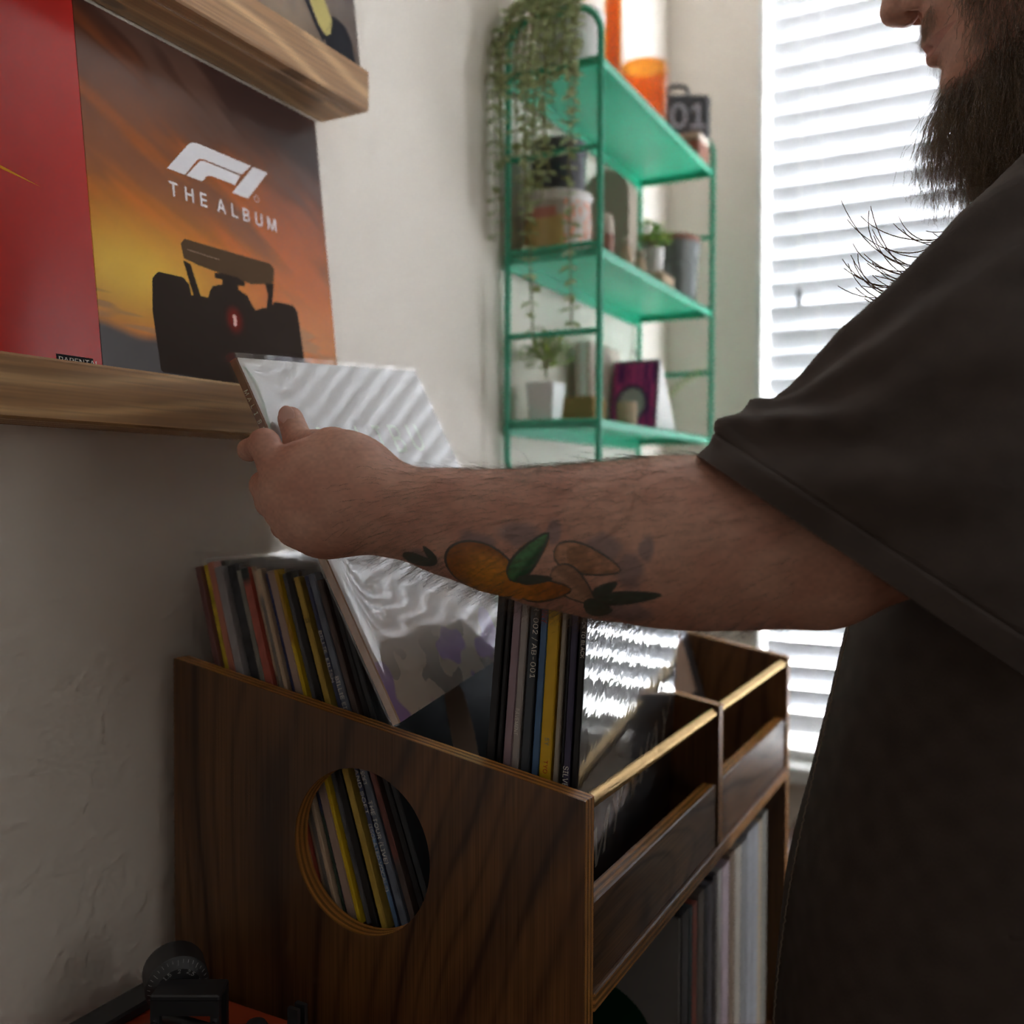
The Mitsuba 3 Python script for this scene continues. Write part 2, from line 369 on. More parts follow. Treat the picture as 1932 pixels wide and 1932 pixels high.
for s in (-1, 1):
    hd.ell(hw(-.0075, s*.0120, .0385), (.0110, .0068, .0088), HM, .006)
    hd.ell(hw(-.0025, s*.0088, .0312), (.0078, .0036, .0062), HM, .002, minus=True)
    hd.cone(hw(-.012, s*.012, .098), hw(-.024, s*.042, .100), .008, .007, .01)
    hd.ell(hw(-.022, s*.031, .082), (.010, .016, .011), HM, .008, minus=True)
    hd.ell(hw(-.026, s*.031, .081), (.012, .012, .012), HM, .002)
    hd.ell(hw(-.104, s*.078, .060), (.017, .007, .030), HM, .006)
    hd.ell(hw(-.100, s*.086, .062), (.009, .005, .016), HM, .003, minus=True)
hd.cone(hw(-.105, 0, -.01), (.81, .885, .13), .056, .066, .03)
head_m = hd.mesh()

bd = Field((.40, .55, ZF-.01), (1.12, 1.28, .28), .0085)
bd.cone((.80, .885, .20), (.80, .89, .08), .062, .085, .05)
bd.cone((.765, .775, .075), (.80, 1.05, .075), .070, .070, .06)
bd.ell((.775, .91, -.08), (.125, .20, .21), k=.06); bd.ell((.745, .91, -.27), (.155, .20, .19), k=.06); bd.ell((.765, .91, -.43), (.140, .19, .14), k=.05)
bd.cone((.745, .7707, .0780), (.69, .7288, .0261), .067, .064, .03)
for s, fx in ((-1, .70), (1, .82)):
    y = .91+s*.095
    bd.cone((.765, y, -.42), (fx+.04, y+s*.015, -.80), .088, .058, .04); bd.cone((fx+.04, y+s*.015, -.80), (fx+.07, y+s*.02, -1.19), .057, .040, .02)
    bd.cone((fx+.07, y+s*.02, -1.205), (fx-.09, y+s*.03, -1.222), .038, .024, .02)
bd.cone((.80, 1.05, .075), (.86, 1.16, -.20), .060, .045, .03); bd.cone((.86, 1.16, -.20), (.80, 1.17, -.42), .043, .030, .015)
for k in range(4): bd.cone((.80, 1.17, -.44), (.775+.016*k, 1.165, -.55+.006*abs(k-1)), .020, .009, .01)
bd.cone((.79, 1.165, -.43), (.755, 1.15, -.50), .015, .010, .01)
body_m = bd.mesh()
def solid(m): return m3.Manifold(m3.Mesh(np.asarray(m.vertices, np.float32), np.asarray(m.faces, np.uint32)))
def taubin(m, n):
    import scipy.sparse as sp
    e = m.edges_unique; k = len(m.vertices)
    A = sp.coo_matrix((np.ones(2*len(e)), (np.r_[e[:, 0], e[:, 1]], np.r_[e[:, 1], e[:, 0]])), (k, k)).tocsr()
    D = np.maximum(np.asarray(A.sum(1)), 1); v = np.array(m.vertices)
    for _ in range(n):
        for l in (.5, -.52): v = v+l*(A@v/D-v)
    return trimesh.Trimesh(v, m.faces, process=False)
parts = [taubin(arm_m, 6), taubin(head_m, 3), taubin(body_m, 8)]
ms = [solid(m) for m in parts]
whole = m3.Manifold.batch_boolean(ms, m3.OpType.Add) if all(m.num_tri() for m in ms) else None
if whole is not None and whole.num_tri():
    mm = whole.to_mesh(); body = trimesh.Trimesh(mm.vert_properties[:, :3], mm.tri_verts, process=False)
else: body = cat(parts)

# skin: ruddy mottling and the tattoo of oranges, leaves and petals inked on the outer forearm
W0, SX, TZ, SD = np.array([.3029, .5767, -.0134]), np.array([.9671, .2392, -.0865]), np.array([.0839, .0208, .9963]), np.array([.2401, -.9707, 0.0])
def inked(p):
    d = [p.x-W0[0], p.y-W0[1], p.z-W0[2]]
    dot = lambda v: d[0]*float(v[0])+d[1]*float(v[1])+d[2]*float(v[2])
    return dot(SX), dot(TZ), dot(SD)
def leaf(s, t, a, b, w):
    """The signed distance, roughly, to a pointed leaf from a to b."""
    L = math.hypot(b[0]-a[0], b[1]-a[1]); ux, uy = (b[0]-a[0])/L, (b[1]-a[1])/L
    x = ((s-a[0])*ux+(t-a[1])*uy)/L; y = (t-a[1])*ux-(s-a[0])*uy
    xc = dr.clip(x, 0, 1)
    return dr.maximum(dr.abs(y)-w*dr.sqrt(dr.maximum(xc*(1-xc), 0))*(1.4-.8*xc)*1.6, dr.maximum(x-1, -x)*L), x, y
def skin(p, n, uv):
    s, t, side = inked(p)
    m = fbm(p.x*38, p.y*38, p.z*38, 3); q = noise(p.x*420, p.y*420, p.z*420); wn = noise(s*160, t*160)-.5
    c = mix((.43, .205, .145), (.53, .295, .215), smoothstep(.25, .75, m))
    c = c*(.90+.2*q)
    head = (p.z > .25)
    lip = (p.x-.6468)*(-.94)+(p.z-.358)*(-.342); up = (p.x-.6468)*(-.342)+(p.z-.358)*.94
    lips = head & (dr.abs(up+.0016-lip*.10) < .0060*(1+lip/.026)) & (lip > -.024)
    c = dr.select(lips, c*mi.Color3f(.88, .70, .72), c)
    on = (side > .004) & (s > .02) & (s < .24) & (t < .015)
    # grey wash behind the fruit
    def wash(cx, cy, rx, ry): return 1-smoothstep(.45, 1.05, dr.sqrt(dr.square((s-cx)/rx)+dr.square((t-cy)/ry))+.35*wn)
    g = dr.maximum(dr.maximum(wash(.090, -.014, .018, .009), wash(.119, -.006, .020, .010)), dr.maximum(wash(.1425, -.002, .006, .011), wash(.176, -.009, .018, .012)))
    g = dr.maximum(g, dr.maximum(wash(.194, -.021, .013, .015), dr.maximum(wash(.204, -.006, .006, .010), wash(.046, -.031, .018, .009))))
    g = dr.maximum(g, wash(.190, -.050, .032, .010))
    c2 = mix(c, (.135, .115, .135), g*.62)
    ink = mi.Color3f(.045, .045, .04)
    def fill(c, d, col, line=.0007):
        c = dr.select(d < 0, mi.Color3f(col)*(.75+.5*q), c)
        return dr.select(dr.abs(d) < line, ink*(1+.3*q), c)
    # petals
    d, x, y = leaf(s, t, (.1200, -.024), (.1400, -.0065), .0085); c2 = fill(c2, d, (.30, .13, .055), 0)
    d, x, y = leaf(s, t, (.1440, -.014), (.1885, -.0215), .0115); c2 = fill(c2, d, mix((.40, .20, .12), (.26, .12, .06), smoothstep(-.1, .25, wn)))
    d, x, y = leaf(s, t, (.1440, -.026), (.1715, -.0460), .0125); c2 = fill(c2, d, mix((.40, .23, .15), (.27, .14, .085), smoothstep(-.002, .003, y)))
    # oranges
    d, x, y = leaf(s, t, (.1160, -.0455), (.1560, -.0385), .0100); c2 = fill(c2, d, mix((.52, .19, .03), (.30, .09, .02), smoothstep(.0, .9, x)))
    rx, ry = .0275, .0195
    es, et = (s-.0925)*.965-(t+.034)*.26, (s-.0925)*.26+(t+.034)*.965
    d = (dr.sqrt(dr.square(es/rx)+dr.square(et/ry))-1)*.022
    c2 = fill(c2, d, mix((.26, .085, .018), (.60, .25, .035), smoothstep(-.022, .006, es)*smoothstep(.018, .008, et)), .0008)
    d = (dr.sqrt(dr.square((s-.1155)/.0085)+dr.square((t+.0445)/.0075))-1)*.008
    c2 = dr.select(d < 0, mi.Color3f(.50, .18, .025), c2)
    # leaves
    d, x, y = leaf(s, t, (.1135, -.0375), (.1390, -.0030), .0086)
    c2 = fill(c2, d, mix((.055, .17, .065), (.02, .07, .03), smoothstep(.0005, -.0035, y)), .0009)
    for a, b, w in (((.119, -.0372), (.1430, -.0325), .0036), ((.0300, -.0318), (.0570, -.0335), .0050), ((.0580, -.0325), (.0495, -.0220), .0032),
                    ((.1715, -.0410), (.1865, -.0300), .0042), ((.1725, -.0440), (.2150, -.0345), .0052), ((.1640, -.0500), (.1830, -.0500), .0075)):
        d, x, y = leaf(s, t, a, b, w); c2 = fill(c2, d, (.045, .06, .045), .0006)
    return dr.select(on, c2, c)
mat('skin', {'type': 'principled', 'base_color': proc(skin), 'roughness': .46, 'specular': .35})
MAN = thing('person', 'bearded man in a dark brown T-shirt lifting a plastic covered record from the walnut bin', 'person')
add('body', body, 'skin', MAN, smooth=True)
plastic('nail', (.62, .38, .31), .3)
tip, ip = np.array(FINGERS['thumb'][3][0]), np.array(FINGERS['thumb'][2][0])
u = unit(tip-ip); o = unit(np.array([.35, -.90, .25])-u*(np.array([.35, -.90, .25])@u)); w = np.cross(o, u)
N = trimesh.creation.icosphere(3); N.vertices = N.vertices*[.0066, .0085, .0016]
add('thumbnail', N, 'nail', MAN, smooth=True, M=frame(w, u, o, tip-u*.0005+o*.0092), label='pale thumbnail')

# ------------------------------------------------------------------ clothes
def cloth_col(c):
    return lambda p, n, uv: mi.Color3f(*c)*(.75+.35*noise(p.x*70, p.y*70, p.z*70)+.25*noise(p.x*1500, p.y*1500, p.z*1500))
mat('brown_jersey', {'type': 'principled', 'base_color': proc(cloth_col((.040, .029, .024))), 'roughness': .85, 'sheen': .6, 'specular': .2})
mat('black_cloth', {'type': 'principled', 'base_color': rgb(.012, .011, .011), 'roughness': .8, 'specular': .2})
SLEEVE = [((.6354, .6781, -.0564), (-.1049, -.0534, .0786), (-.0105, .0841, -.0070)), ((.6559, .6918, -.0361), (-.1059, -.0541, .0762), (-.0085, .0915, -.0048)),
          ((.6745, .7055, -.0173), (-.1076, -.0551, .0723), (-.0063, .0978, -.0024)), ((.6910, .7205, .0054), (-.1007, -.0516, .0634), (-.0042, .1049, .0008)),
          ((.7126, .7408, .0403), (-.0923, -.0470, .0699), (-.0011, .1118, .0061)), ((.7348, .7658, .0713), (-.0842, -.0424, .0829), (.0024, .1215, .0113)),
          ((.7667, .8087, .1122), (-.0754, -.0373, .1013), (.0077, .1335, .0185)), ((.7964, .8593, .1477), (-.0683, -.0332, .1125), (.0131, .1473, .0253)),
          ((.8248, .9090, .1700), (-.0601, -.0288, .1035), (.0169, .1464, .0282))]
def loft(rings, ns, nt, disp, thick=.0016):
    """A tube through elliptical rings (centre, half axis, half axis), with an inner skin joined at its open first ring."""
    from scipy.interpolate import PchipInterpolator
    R = np.array(rings); k = np.arange(len(R)); s = np.linspace(0, len(R)-1, ns)
    C, A, B = (PchipInterpolator(k, R[:, i])(s) for i in range(3))
    th = np.linspace(0, 2*np.pi, nt, endpoint=False)
    P = C[:, None]+A[:, None]*np.cos(th)[None, :, None]+B[:, None]*np.sin(th)[None, :, None]
    D = P-C[:, None]; D /= np.linalg.norm(D, axis=-1, keepdims=True)
    P = P+D*disp(s[:, None], th[None, :], P)[..., None]
    Q = P-D*thick
    V = np.vstack([P.reshape(-1, 3), Q.reshape(-1, 3)]); n0 = ns*nt; f = []
    i, j = np.meshgrid(np.arange(ns-1), np.arange(nt), indexing='ij'); a = (i*nt+j).ravel(); b = (i*nt+(j+1) % nt).ravel()
    f = [np.c_[a, b, b+nt, a+nt], np.c_[a, a+nt, b+nt, b]+n0]
    j = np.arange(nt); f.append(np.c_[j, j+n0, (j+1) % nt+n0, (j+1) % nt])
    j2 = j+(ns-1)*nt; k2 = (j+1) % nt+(ns-1)*nt; f.append(np.c_[j2, k2, k2+n0, j2+n0])
    F = np.vstack(f); F = np.vstack([F[:, [0, 1, 2]], F[:, [0, 2, 3]]])
    m = trimesh.Trimesh(V, F, process=False)
    return m
def wrap(x): return (x+np.pi) % (2*np.pi)-np.pi
def ridge(s, th, pts, w, A):
    p = np.array(pts); c = np.radians(np.interp(s, p[:, 0], p[:, 1])); e = np.interp(s, [p[0, 0]-.6, p[0, 0], p[-1, 0], p[-1, 0]+.8], [0, 1, 1, 0])
    d = wrap(th-c)/np.radians(w)
    return A*e*(np.exp(-d*d)-.6*np.exp(-(d+1.6)**2))
def sleeve_folds(s, th, P):
    d = ridge(s, th, [(2.6, 2), (4, -20), (6, -38), (8, -55)], 9, .0105)+ridge(s, th, [(2.0, -8), (4, -40), (6, -58), (8, -72)], 10, .0095)+ridge(s, th, [(1.0, -14), (3, -48), (5.5, -75), (8, -88)], 12, .0085)
    d += ridge(s, th, [(.9, -5), (1.3, 0), (1.7, 4)], 24, .0060)+ridge(s, th, [(.5, -60), (3, -85), (6, -105)], 14, .0065)+ridge(s, th, [(1.5, 25), (5, 20), (8, 20)], 14, .005)
    d += .006*(meshkit.fbm(np.stack(np.broadcast_arrays(P[..., 0]*14, P[..., 1]*14, P[..., 2]*22), -1), 3, 5)-.5)
    band = np.where(s < .62, .0012, 0)-.0010*np.exp(-((s-.66)/.05)**2)
    return d*np.clip(.25+s, 0, 1)+band
slv = loft(SLEEVE, 170, 240, sleeve_folds)
TZS = [(-.57, .5300, .915, .255), (-.49, .5265, .92, .255), (-.35, .5370, .93, .250), (-.24, .5585, .93, .245), (-.12, .5840, .93, .238), (0, .612, .93, .228), (.08, .640, .92, .212), (.15, .678, .90, .165), (.195, .715, .875, .095), (.215, .735, .865, .078)]
trs = [(((a+b)/2, .91, z), ((a-b)/2, 0, 0), (0, h, 0)) for z, a, b, h in TZS]
def torso_folds(s, th, P):
    z = P[..., 2]
    d = .010*(meshkit.fbm(np.stack(np.broadcast_arrays(P[..., 0]*9, P[..., 1]*9, z*2.6), -1), 3, 8)-.5)
    return d-.004*np.exp(-((s-.25)/.06)**2)*0
tor = loft(trs, 110, 160, torso_folds)
add('tshirt', cat([slv, tor]), 'brown_jersey', MAN, smooth=40, label='dark brown oversized T-shirt')
matte('stitch', (.20, .155, .115))
seam = []
for z, x in ((-.10, .6020), (-.1626, .5905), (-.2303, .5765), (-.3079, .5635), (-.3914, .5520), (-.4531, .5450), (-.52, .539)):
    a = np.interp(z, [t[0] for t in TZS], [t[1] for t in TZS]); b = np.interp(z, [t[0] for t in TZS], [t[2] for t in TZS]); h = np.interp(z, [t[0] for t in TZS], [t[3] for t in TZS])
    q = -math.sqrt(1-((.815-.91)/h)**2)
    seam.append(((a+b)/2+(b-a)/2*q-.0015, .8135, z))
def hem(n, s, r):
    R = np.array(SLEEVE); from_i = int(s); t = s-from_i; C, A, B = R[from_i]*(1-t)+R[from_i+1]*t
    return C, A, B
sm = smoothline(seam, 140); sm[:, 0] -= .0012*np.abs(np.sin(np.arange(140)*1.3)); 
add('seam', tube(sm, .0007, 6), 'stitch', MAN+'__tshirt', label='pale stitched seam')
def trousers():
    g = []
    for s, fx in ((-1, .70), (1, .82)):
        y = .91+s*.10
        g.append(loft([((fx+.07, y+s*.02, -1.17), (.085, 0, 0), (0, .080, 0)), ((fx+.05, y+s*.015, -.80), (.095, 0, 0), (0, .088, 0)), ((.76, y, -.50), (.150, 0, 0), (0, .110, 0)), ((.75, .91+s*.05, -.42), (.17, 0, 0), (0, .15, 0))], 50, 48,
                      lambda s_, th, P: .008*(meshkit.fbm(np.stack(np.broadcast_arrays(P[..., 0]*12, P[..., 1]*12, P[..., 2]*9), -1), 2, 3)-.5)))
    return cat(g)
add('trousers', trousers(), 'black_cloth', MAN, smooth=40, label='black trousers')
for s, fx in ((-1, .70), (1, .82)):
    y = .91+s*.115
    sole = sa.scale(sg.Point(0, 0).buffer(1, 24), .150, .052)
    sh = cat([ext(sole, .024, 'xyz', (fx-.01, y, ZF+.0005))])
    up = trimesh.creation.icosphere(3); up.vertices = up.vertices*[.142, .050, .062]; up = up.slice_plane([0, 0, 0], [0, 0, 1], cap=True); up.apply_translation([fx-.01, y, ZF+.024])
    add('shoe', cat([sh, up]), 'black_cloth', MAN, smooth=40, label='black shoe')
# ------------------------------------------------------------------ record sleeves
S = .315
mat('card', {'type': 'principled', 'base_color': {'type': 'mesh_attribute', 'name': 'vertex_color'}, 'roughness': .45, 'specular': .25})
mat('clear_film', {'type': 'thindielectric', 'int_ior': 1.5, 'ext_ior': 1.0}, two=False)
matte('ink_white', (.74, .72, .68)); matte('ink_grey', (.38, .36, .34)); matte('ink_black', (.018, .017, .018)); matte('ink_red', (.50, .04, .03))
matte('ink_purple', (.25, .15, .42)); matte('ink_pale_green', (.60, .66, .55)); matte('ink_tan', (.34, .23, .17))
def jacket(t, front, spine, back=None, w=S, h=S, rows=36, seed=0, speck=0.0, bands=None):
    """A sleeve: x its thickness (front at +t/2), y its width away from the spine at y = 0, z up; colour per vertex."""
    c = min(.0009, t*.3)
    prof = [(-t/2, c), (-t/2+c, 0), (t/2-c, 0), (t/2, c), (t/2, w-.0004), (t/2-c*.6, w), (-t/2+c*.6, w), (-t/2, w-.0004)]
    zs = np.linspace(0, h, rows); n = len(prof)
    rng = np.random.default_rng(seed)
    V, K = [], []
    for i, z in enumerate(zs):
        for j, (x, y) in enumerate(prof):
            V.append((x, y, z))
            col = np.array(spine if j in (0, 1, 2, 3) else front if j in (4, 5) else (back or front), float)
            if j in (0, 1, 2, 3):
                if bands:
                    for z0, z1, b in bands:
                        if z0 <= z/h <= z1: col = np.array(b, float)
                if speck: col = col*(1+speck*(rng.random()-.5)*2)
            K.append(col)
    F = []
    for i in range(rows-1):
        for j in range(n):
            k = (j+1) % n; F += [[i*n+j, i*n+k, (i+1)*n+k], [i*n+j, (i+1)*n+k, (i+1)*n+j]]
    for i, rev in ((0, True), (rows-1, False)):
        b = i*n
        for j in range(1, n-1): F.append([b, b+j+1, b+j] if rev else [b, b+j, b+j+1])
    # the cover faces keep their own colour right up to the spine edge
    return trimesh.Trimesh(np.array(V), np.array(F), process=False), np.array(K)
def faces_apart(m, K, front, back):
    """Splits the cover faces off the spine vertices so that their colour does not bleed."""
    v, f = m.vertices[m.faces].reshape(-1, 3), np.arange(len(m.faces)*3).reshape(-1, 3)
    k = K[m.faces].reshape(-1, 3).copy(); nx = np.repeat(m.face_normals[:, 0], 3)
    k[nx > .9] = front; k[nx < -.9] = back
    return trimesh.Trimesh(v, f, process=False), k
def film_cover(t, w=S, h=S, top=.007, g=.0012):
    """The clear outer bag: two walls, open at the top, rising a little above the jacket."""
    x = t/2+g
    m = cat([ext(sg.box(0, 0, w+.0025, h+top), .00025, 'yzx', (x, -.0005, 0)), ext(sg.box(0, 0, w+.0025, h+top), .00025, 'yzx', (-x-.0003, -.0005, 0))])
    return m
def wavy_film(t, w=S, h=S, top=.007, g=.0006, seed=1, amp=.0006, n=130):
    """The front wall of a clear bag, gently buckled."""
    y, z = np.meshgrid(np.linspace(0, w, n), np.linspace(0, h+top, n), indexing='ij')
    d = amp*meshkit.fbm(np.stack([y*14, z*7, y*0+seed], -1), 3, seed)+4e-5*np.random.default_rng(seed).normal(size=y.shape)
    V = np.stack([t/2+g+d, y, z], -1).reshape(-1, 3)
    i, j = np.meshgrid(np.arange(n-1), np.arange(n-1), indexing='ij'); a = (i*n+j).ravel(); F = np.c_[a, a+n, a+n+1, a+1]
    return trimesh.Trimesh(V, np.vstack([F[:, [0, 1, 2]], F[:, [0, 2, 3]]]), process=False)
def lean(X, ang, z0, Y, zref=None, yaw=0.0, t=.01):
    """Placement of a leaning sleeve whose middle plane crosses height zref at X."""
    c, s = math.cos(math.radians(ang)), math.sin(math.radians(ang))
    xb = X+(0 if zref is None else (zref-z0)*math.tan(math.radians(ang)))
    cy, sy = math.cos(math.radians(yaw)), math.sin(math.radians(yaw))
    y = np.array([-sy, cy, 0]); z = unit(np.array([-s, 0, c])+y*(s*-sy)); z = unit(z-y*(z@y)); x = np.cross(y, z)
    return frame(x, y, z, [xb, Y, z0+abs(s)*t/2+.0008])
def sleeve(M, t, front, spine, label, group, seed=0, speck=0.0, bands=None, film=True, w=S, h=S, back=None):
    k = thing('record_sleeve', label, 'record', group)
    m, K = jacket(t, front, spine, back, w=w, h=h, seed=seed, speck=speck, bands=bands); m, K = faces_apart(m, K, front, back or front)
    add('jacket', m, 'card', k, color=K, M=M)
    if film:
        g = .0006
        strip = cat([bx(t/2+.00003, t/2+.00015, -.0005, w+.003, h-.012, h+.0065, 0), bx(-t/2-.00015, -t/2-.00003, -.0005, w+.003, h-.012, h+.0065, 0)])
        add('film_edge', strip, 'clear_film', k, M=M, label='clear plastic outer bag edge')
    return k
def spine_text(k, M, t, text, zt, mtl, hgt=None, off=0.0, gap=1.0):
    """Lettering down the spine, starting zt below the top."""
    m = meshkit.text_mesh(text, hgt or t*.62, .00012)
    m.vertices[:, 0] *= gap
    m.vertices[:, 1] -= (hgt or t*.62)/2
    v = m.vertices.copy(); m.vertices = np.c_[v[:, 1]+off, -.0002-v[:, 2], S-zt-v[:, 0]]
    m.invert() if m.volume < 0 else None
    add('spine_lettering', m, mtl, k, M=M)

GL = 'records leaning back in the near bin'
#   left and right edge at z = -.101, colours, label
LEFT = [(.0315, .0391, (.20, .085, .075), (.17, .075, .07), 'record with a maroon spine, nearest the wall in the near bin', 0.1, None),
        (.0396, .0460, (.60, .50, .08), (.62, .47, .045), 'record with a bright speckled yellow spine beside the maroon one', 0.45, None),
        (.0466, .0558, (.50, .21, .15), (.50, .19, .13), 'record with a salmon red spine right of the speckled yellow one', 0.1, None),
        (.0564, .0668, (.42, .39, .40), (.34, .32, .33), 'record with a pale grey spine between the salmon and the black one', 0.15, None),
        (.0694, .0818, (.025, .027, .03), (.035, .037, .042), 'record with a thick black spine, fifth from the wall', 0.5, None),
        (.0822, .0893, (.21, .22, .19), (.23, .23, .20), 'record with a grey green spine left of the red and yellow one', 0.25, [(.30, .62, (.13, .18, .15)), (.0, .12, (.36, .15, .07))]),
        (.0897, .0996, (.45, .10, .07), (.40, .11, .08), 'record with a spine red above and cream yellow below', 0.15, [(.0, .55, (.44, .38, .17)), (.55, .60, (.66, .58, .54)), (.955, 1, (.03, .04, .04))]),
        (.1001, .1043, (.48, .36, .25), (.46, .35, .25), 'record with a thin tan spine covered in small print', 0.4, None),
        (.1047, .1101, (.19, .165, .145), (.19, .165, .15), 'record with a grey brown spine left of the thin cream one', 0.15, [(.93, 1, (.62, .45, .33))]),
        (.1105, .1155, (.55, .42, .30), (.54, .41, .29), 'record with a thin cream spine left of the navy one', 0.1, None),
        (.1158, .1194, (.03, .034, .10), (.03, .034, .11), 'record with a very thin navy spine', 0.1, [(0, .3, (.03, .05, .035))]),
        (.1200, .1304, (.40, .29, .245), (.36, .26, .22), 'record with a thick mauve brown spine', 0.08, None),
        (.1309, .1355, (.70, .48, .02), (.66, .46, .02), 'record with a thin strong yellow spine', 0.1, [(.78, 1, (.42, .24, .03))]),
        (.1359, .1418, (.075, .075, .08), (.085, .083, .09), 'record with a charcoal spine right of the thin yellow one', 0.3, None),
        (.1422, .1500, (.014, .013, .013), (.016, .015, .015), 'record with a plain black spine left of the gold one', 0.1, None),
        (.1522, .1595, (.40, .28, .06), (.42, .29, .055), 'record with a gold spine in the near bin', 0.15, None),
        (.1618, .1668, (.055, .065, .12), (.05, .06, .12), 'record with a navy spine lettered in white, right of the gold one', 0.2, [(0, .28, (.10, .18, .32))]),
        (.1680, .1768, (.13, .15, .19), (.12, .14, .18), 'record with a slate blue spine lettered in white', 0.35, None),
        (.1783, .1853, (.075, .055, .05), (.08, .058, .052), 'record with a dark brown spine behind the lifted record', 0.3, [(.2, .55, (.15, .055, .045))]),
        (.1858, .1925, (.016, .016, .018), (.018, .018, .02), 'record with a black spine, second from the front of the leaning row', 0.2, None),
        (.1932, .2000, (.018, .019, .021), (.030, .034, .038), 'record with a dark slate cover, foremost of the leaning row', 0.2, None)]
for i, (a, b, fr, sp, lab, spk, bands) in enumerate(LEFT):
    x = (a+b)/2; ang = np.interp(x, [.03, .11, .16, .20], [15.2, 16.6, 18.2, 20.6]); t = (b-a)*math.cos(math.radians(ang))
    hgt = S+.0025*((i*7) % 5-2)/2
    M = lean(x, ang, -.378, .668+.002*((i*5) % 3-1), -.101, 0, t)
    k = sleeve(M, t*.90, fr, sp, lab, GL, i, spk, bands, film=i < 19, h=hgt)
    if i == 16: spine_text(k, M, t, 'BILLIE  EILISH', .050, 'ink_white', .0036, .0004, 1.35); spine_text(k, M, t, 'HIT ME HARD AND SOFT', .120, 'ink_white', .0036, .0004, 1.6); spine_text(k, M, t, '(ISOLATED VOCALS)', .222, 'ink_white', .0034, .0002, 1.25)
    if i == 17: spine_text(k, M, t, 'BILLIE EILISH', .090, 'ink_white', .0042, -.0012, 1.15); spine_text(k, M, t, 'HIT ME HARD AND SOFT', .131, 'ink_white', .0040, -.0012, .85); spine_text(k, M, t, 'THE TOUR (LIVE)', .200, 'ink_white', .0042, -.0012, 1.15)
    if i == 7: spine_text(k, M, t, 'SMALL WORLD STEREO', .100, 'ink_black', .0022, .0, 2.2)
    if i == 15: spine_text(k, M, t, 'II', .040, 'ink_black', .0036, .001, 1.2)
    if i == 20:
        hnd = sg.Polygon([(.100, .120), (.110, .175), (.118, .200), (.130, .205), (.138, .185), (.136, .15), (.128, .115), (.115, .095)]).buffer(.005)
        m = ext(hnd, .00015, 'yzx', (t*.48, 0, 0)); add('cover_print', m, 'ink_tan', k, M=M, label='pale brown print on the cover')

GR = 'upright records at the front of the near bin'
RIGHT = [(.3476, .3552, (.020, .020, .022), (.020, .020, .022), 'black record spine with gold script, rearmost of the upright group'), (.3560, .3605, (.012, .012, .014), (.014, .014, .016), 'thin black record left of the mauve one'),
         (.3610, .3692, (.34, .25, .29), (.33, .24, .28), 'record with a mauve pink spine in the upright group'), (.3702, .3768, (.34, .32, .31), (.36, .335, .325), 'record with a pale grey spine right of the mauve one'),
         (.3774, .3856, (.055, .065, .08), (.05, .06, .072), 'record with a dark slate spine lettered in white capitals'), (.3864, .3932, (.07, .15, .29), (.075, .155, .30), 'record with a blue spine left of the golden yellow one'),
         (.3940, .4048, (.62, .38, .02), (.66, .41, .02), 'record with a thick golden yellow spine'), (.4056, .4102, (.38, .34, .27), (.36, .32, .26), 'record with a beige grey spine right of the golden yellow one'),
         (.4110, .4140, (.012, .012, .016), (.014, .014, .018), 'thin black record right of the beige one'), (.4146, .4204, (.035, .03, .06), (.05, .045, .085), 'record with a dark purple spine and silver lettering'),
         (.4210, .4268, (.012, .012, .013), (.014, .014, .015), 'foremost black record whose cover faces the brass rail, white scrawl at its foot')]
for i, (a, b, fr, sp, lab) in enumerate(RIGHT):
    x = (a+b)/2; ang = np.interp(x, [.35, .38, .428], [-4.6, -3.8, -3.0]); t = b-a
    M = lean(x, ang, -.378, .668+.0015*(i % 3), -.155, np.interp(x, [.35, .425], [4.3, 4.9]), t)
    k = sleeve(M, t*.89, fr, sp, lab, GR, 40+i, .08, None, film=False)
    if i == 0: spine_text(k, M, t, 'deep powder  internal', .160, 'ink_tan', .0026, -.001, 1.5)
    if i == 2: spine_text(k, M, t, 'Pastels', .205, 'ink_purple', .003)
    if i == 3: spine_text(k, M, t, 'PAVEMENT', .110, 'ink_white', .0032, -.0008, .9)
    if i == 4: spine_text(k, M, t, 'SCR-002 / AB-001', .018, 'ink_white', .0042, .0016, 1.25)
    if i == 5: spine_text(k, M, t, 'SUNNY', .020, 'ink_red', .0050, 0, .9)
    if i == 6:
        for j, (w_, c_) in enumerate((('SY', 'ink_grey'), ('TYO', 'ink_red'), ('OS', 'ink_purple'))): spine_text(k, M, t, w_, .130+.018*j, c_, .0034, .0005, 1.1)
    if i == 9: spine_text(k, M, t, 'SILVER DELIVER', .150, 'ink_white', .0044, -.0004, .95)
    if i == 10:
        spine_text(k, M, t, 'HOUSE    BACK TO BLACK', .012, 'ink_white', .0030, .0008, 1.05)
        w = meshkit.text_mesh('MY WAY', .036, .00012); v = w.vertices.copy(); v[:, 0] = v[:, 0]*1.25+v[:, 1]*.25
        w.vertices = np.c_[t*.463+v[:, 2], .034+v[:, 0], .058+v[:, 1]*1.0+v[:, 0]*.26]; w.invert() if w.volume < 0 else None
        add('cover_scrawl', w, 'ink_white', k, M=M, label='white scrawled lettering')
        add('outer_bag', wavy_film(t*.89), 'clear_film', k, M=M, smooth=True, label='clear plastic outer bag')

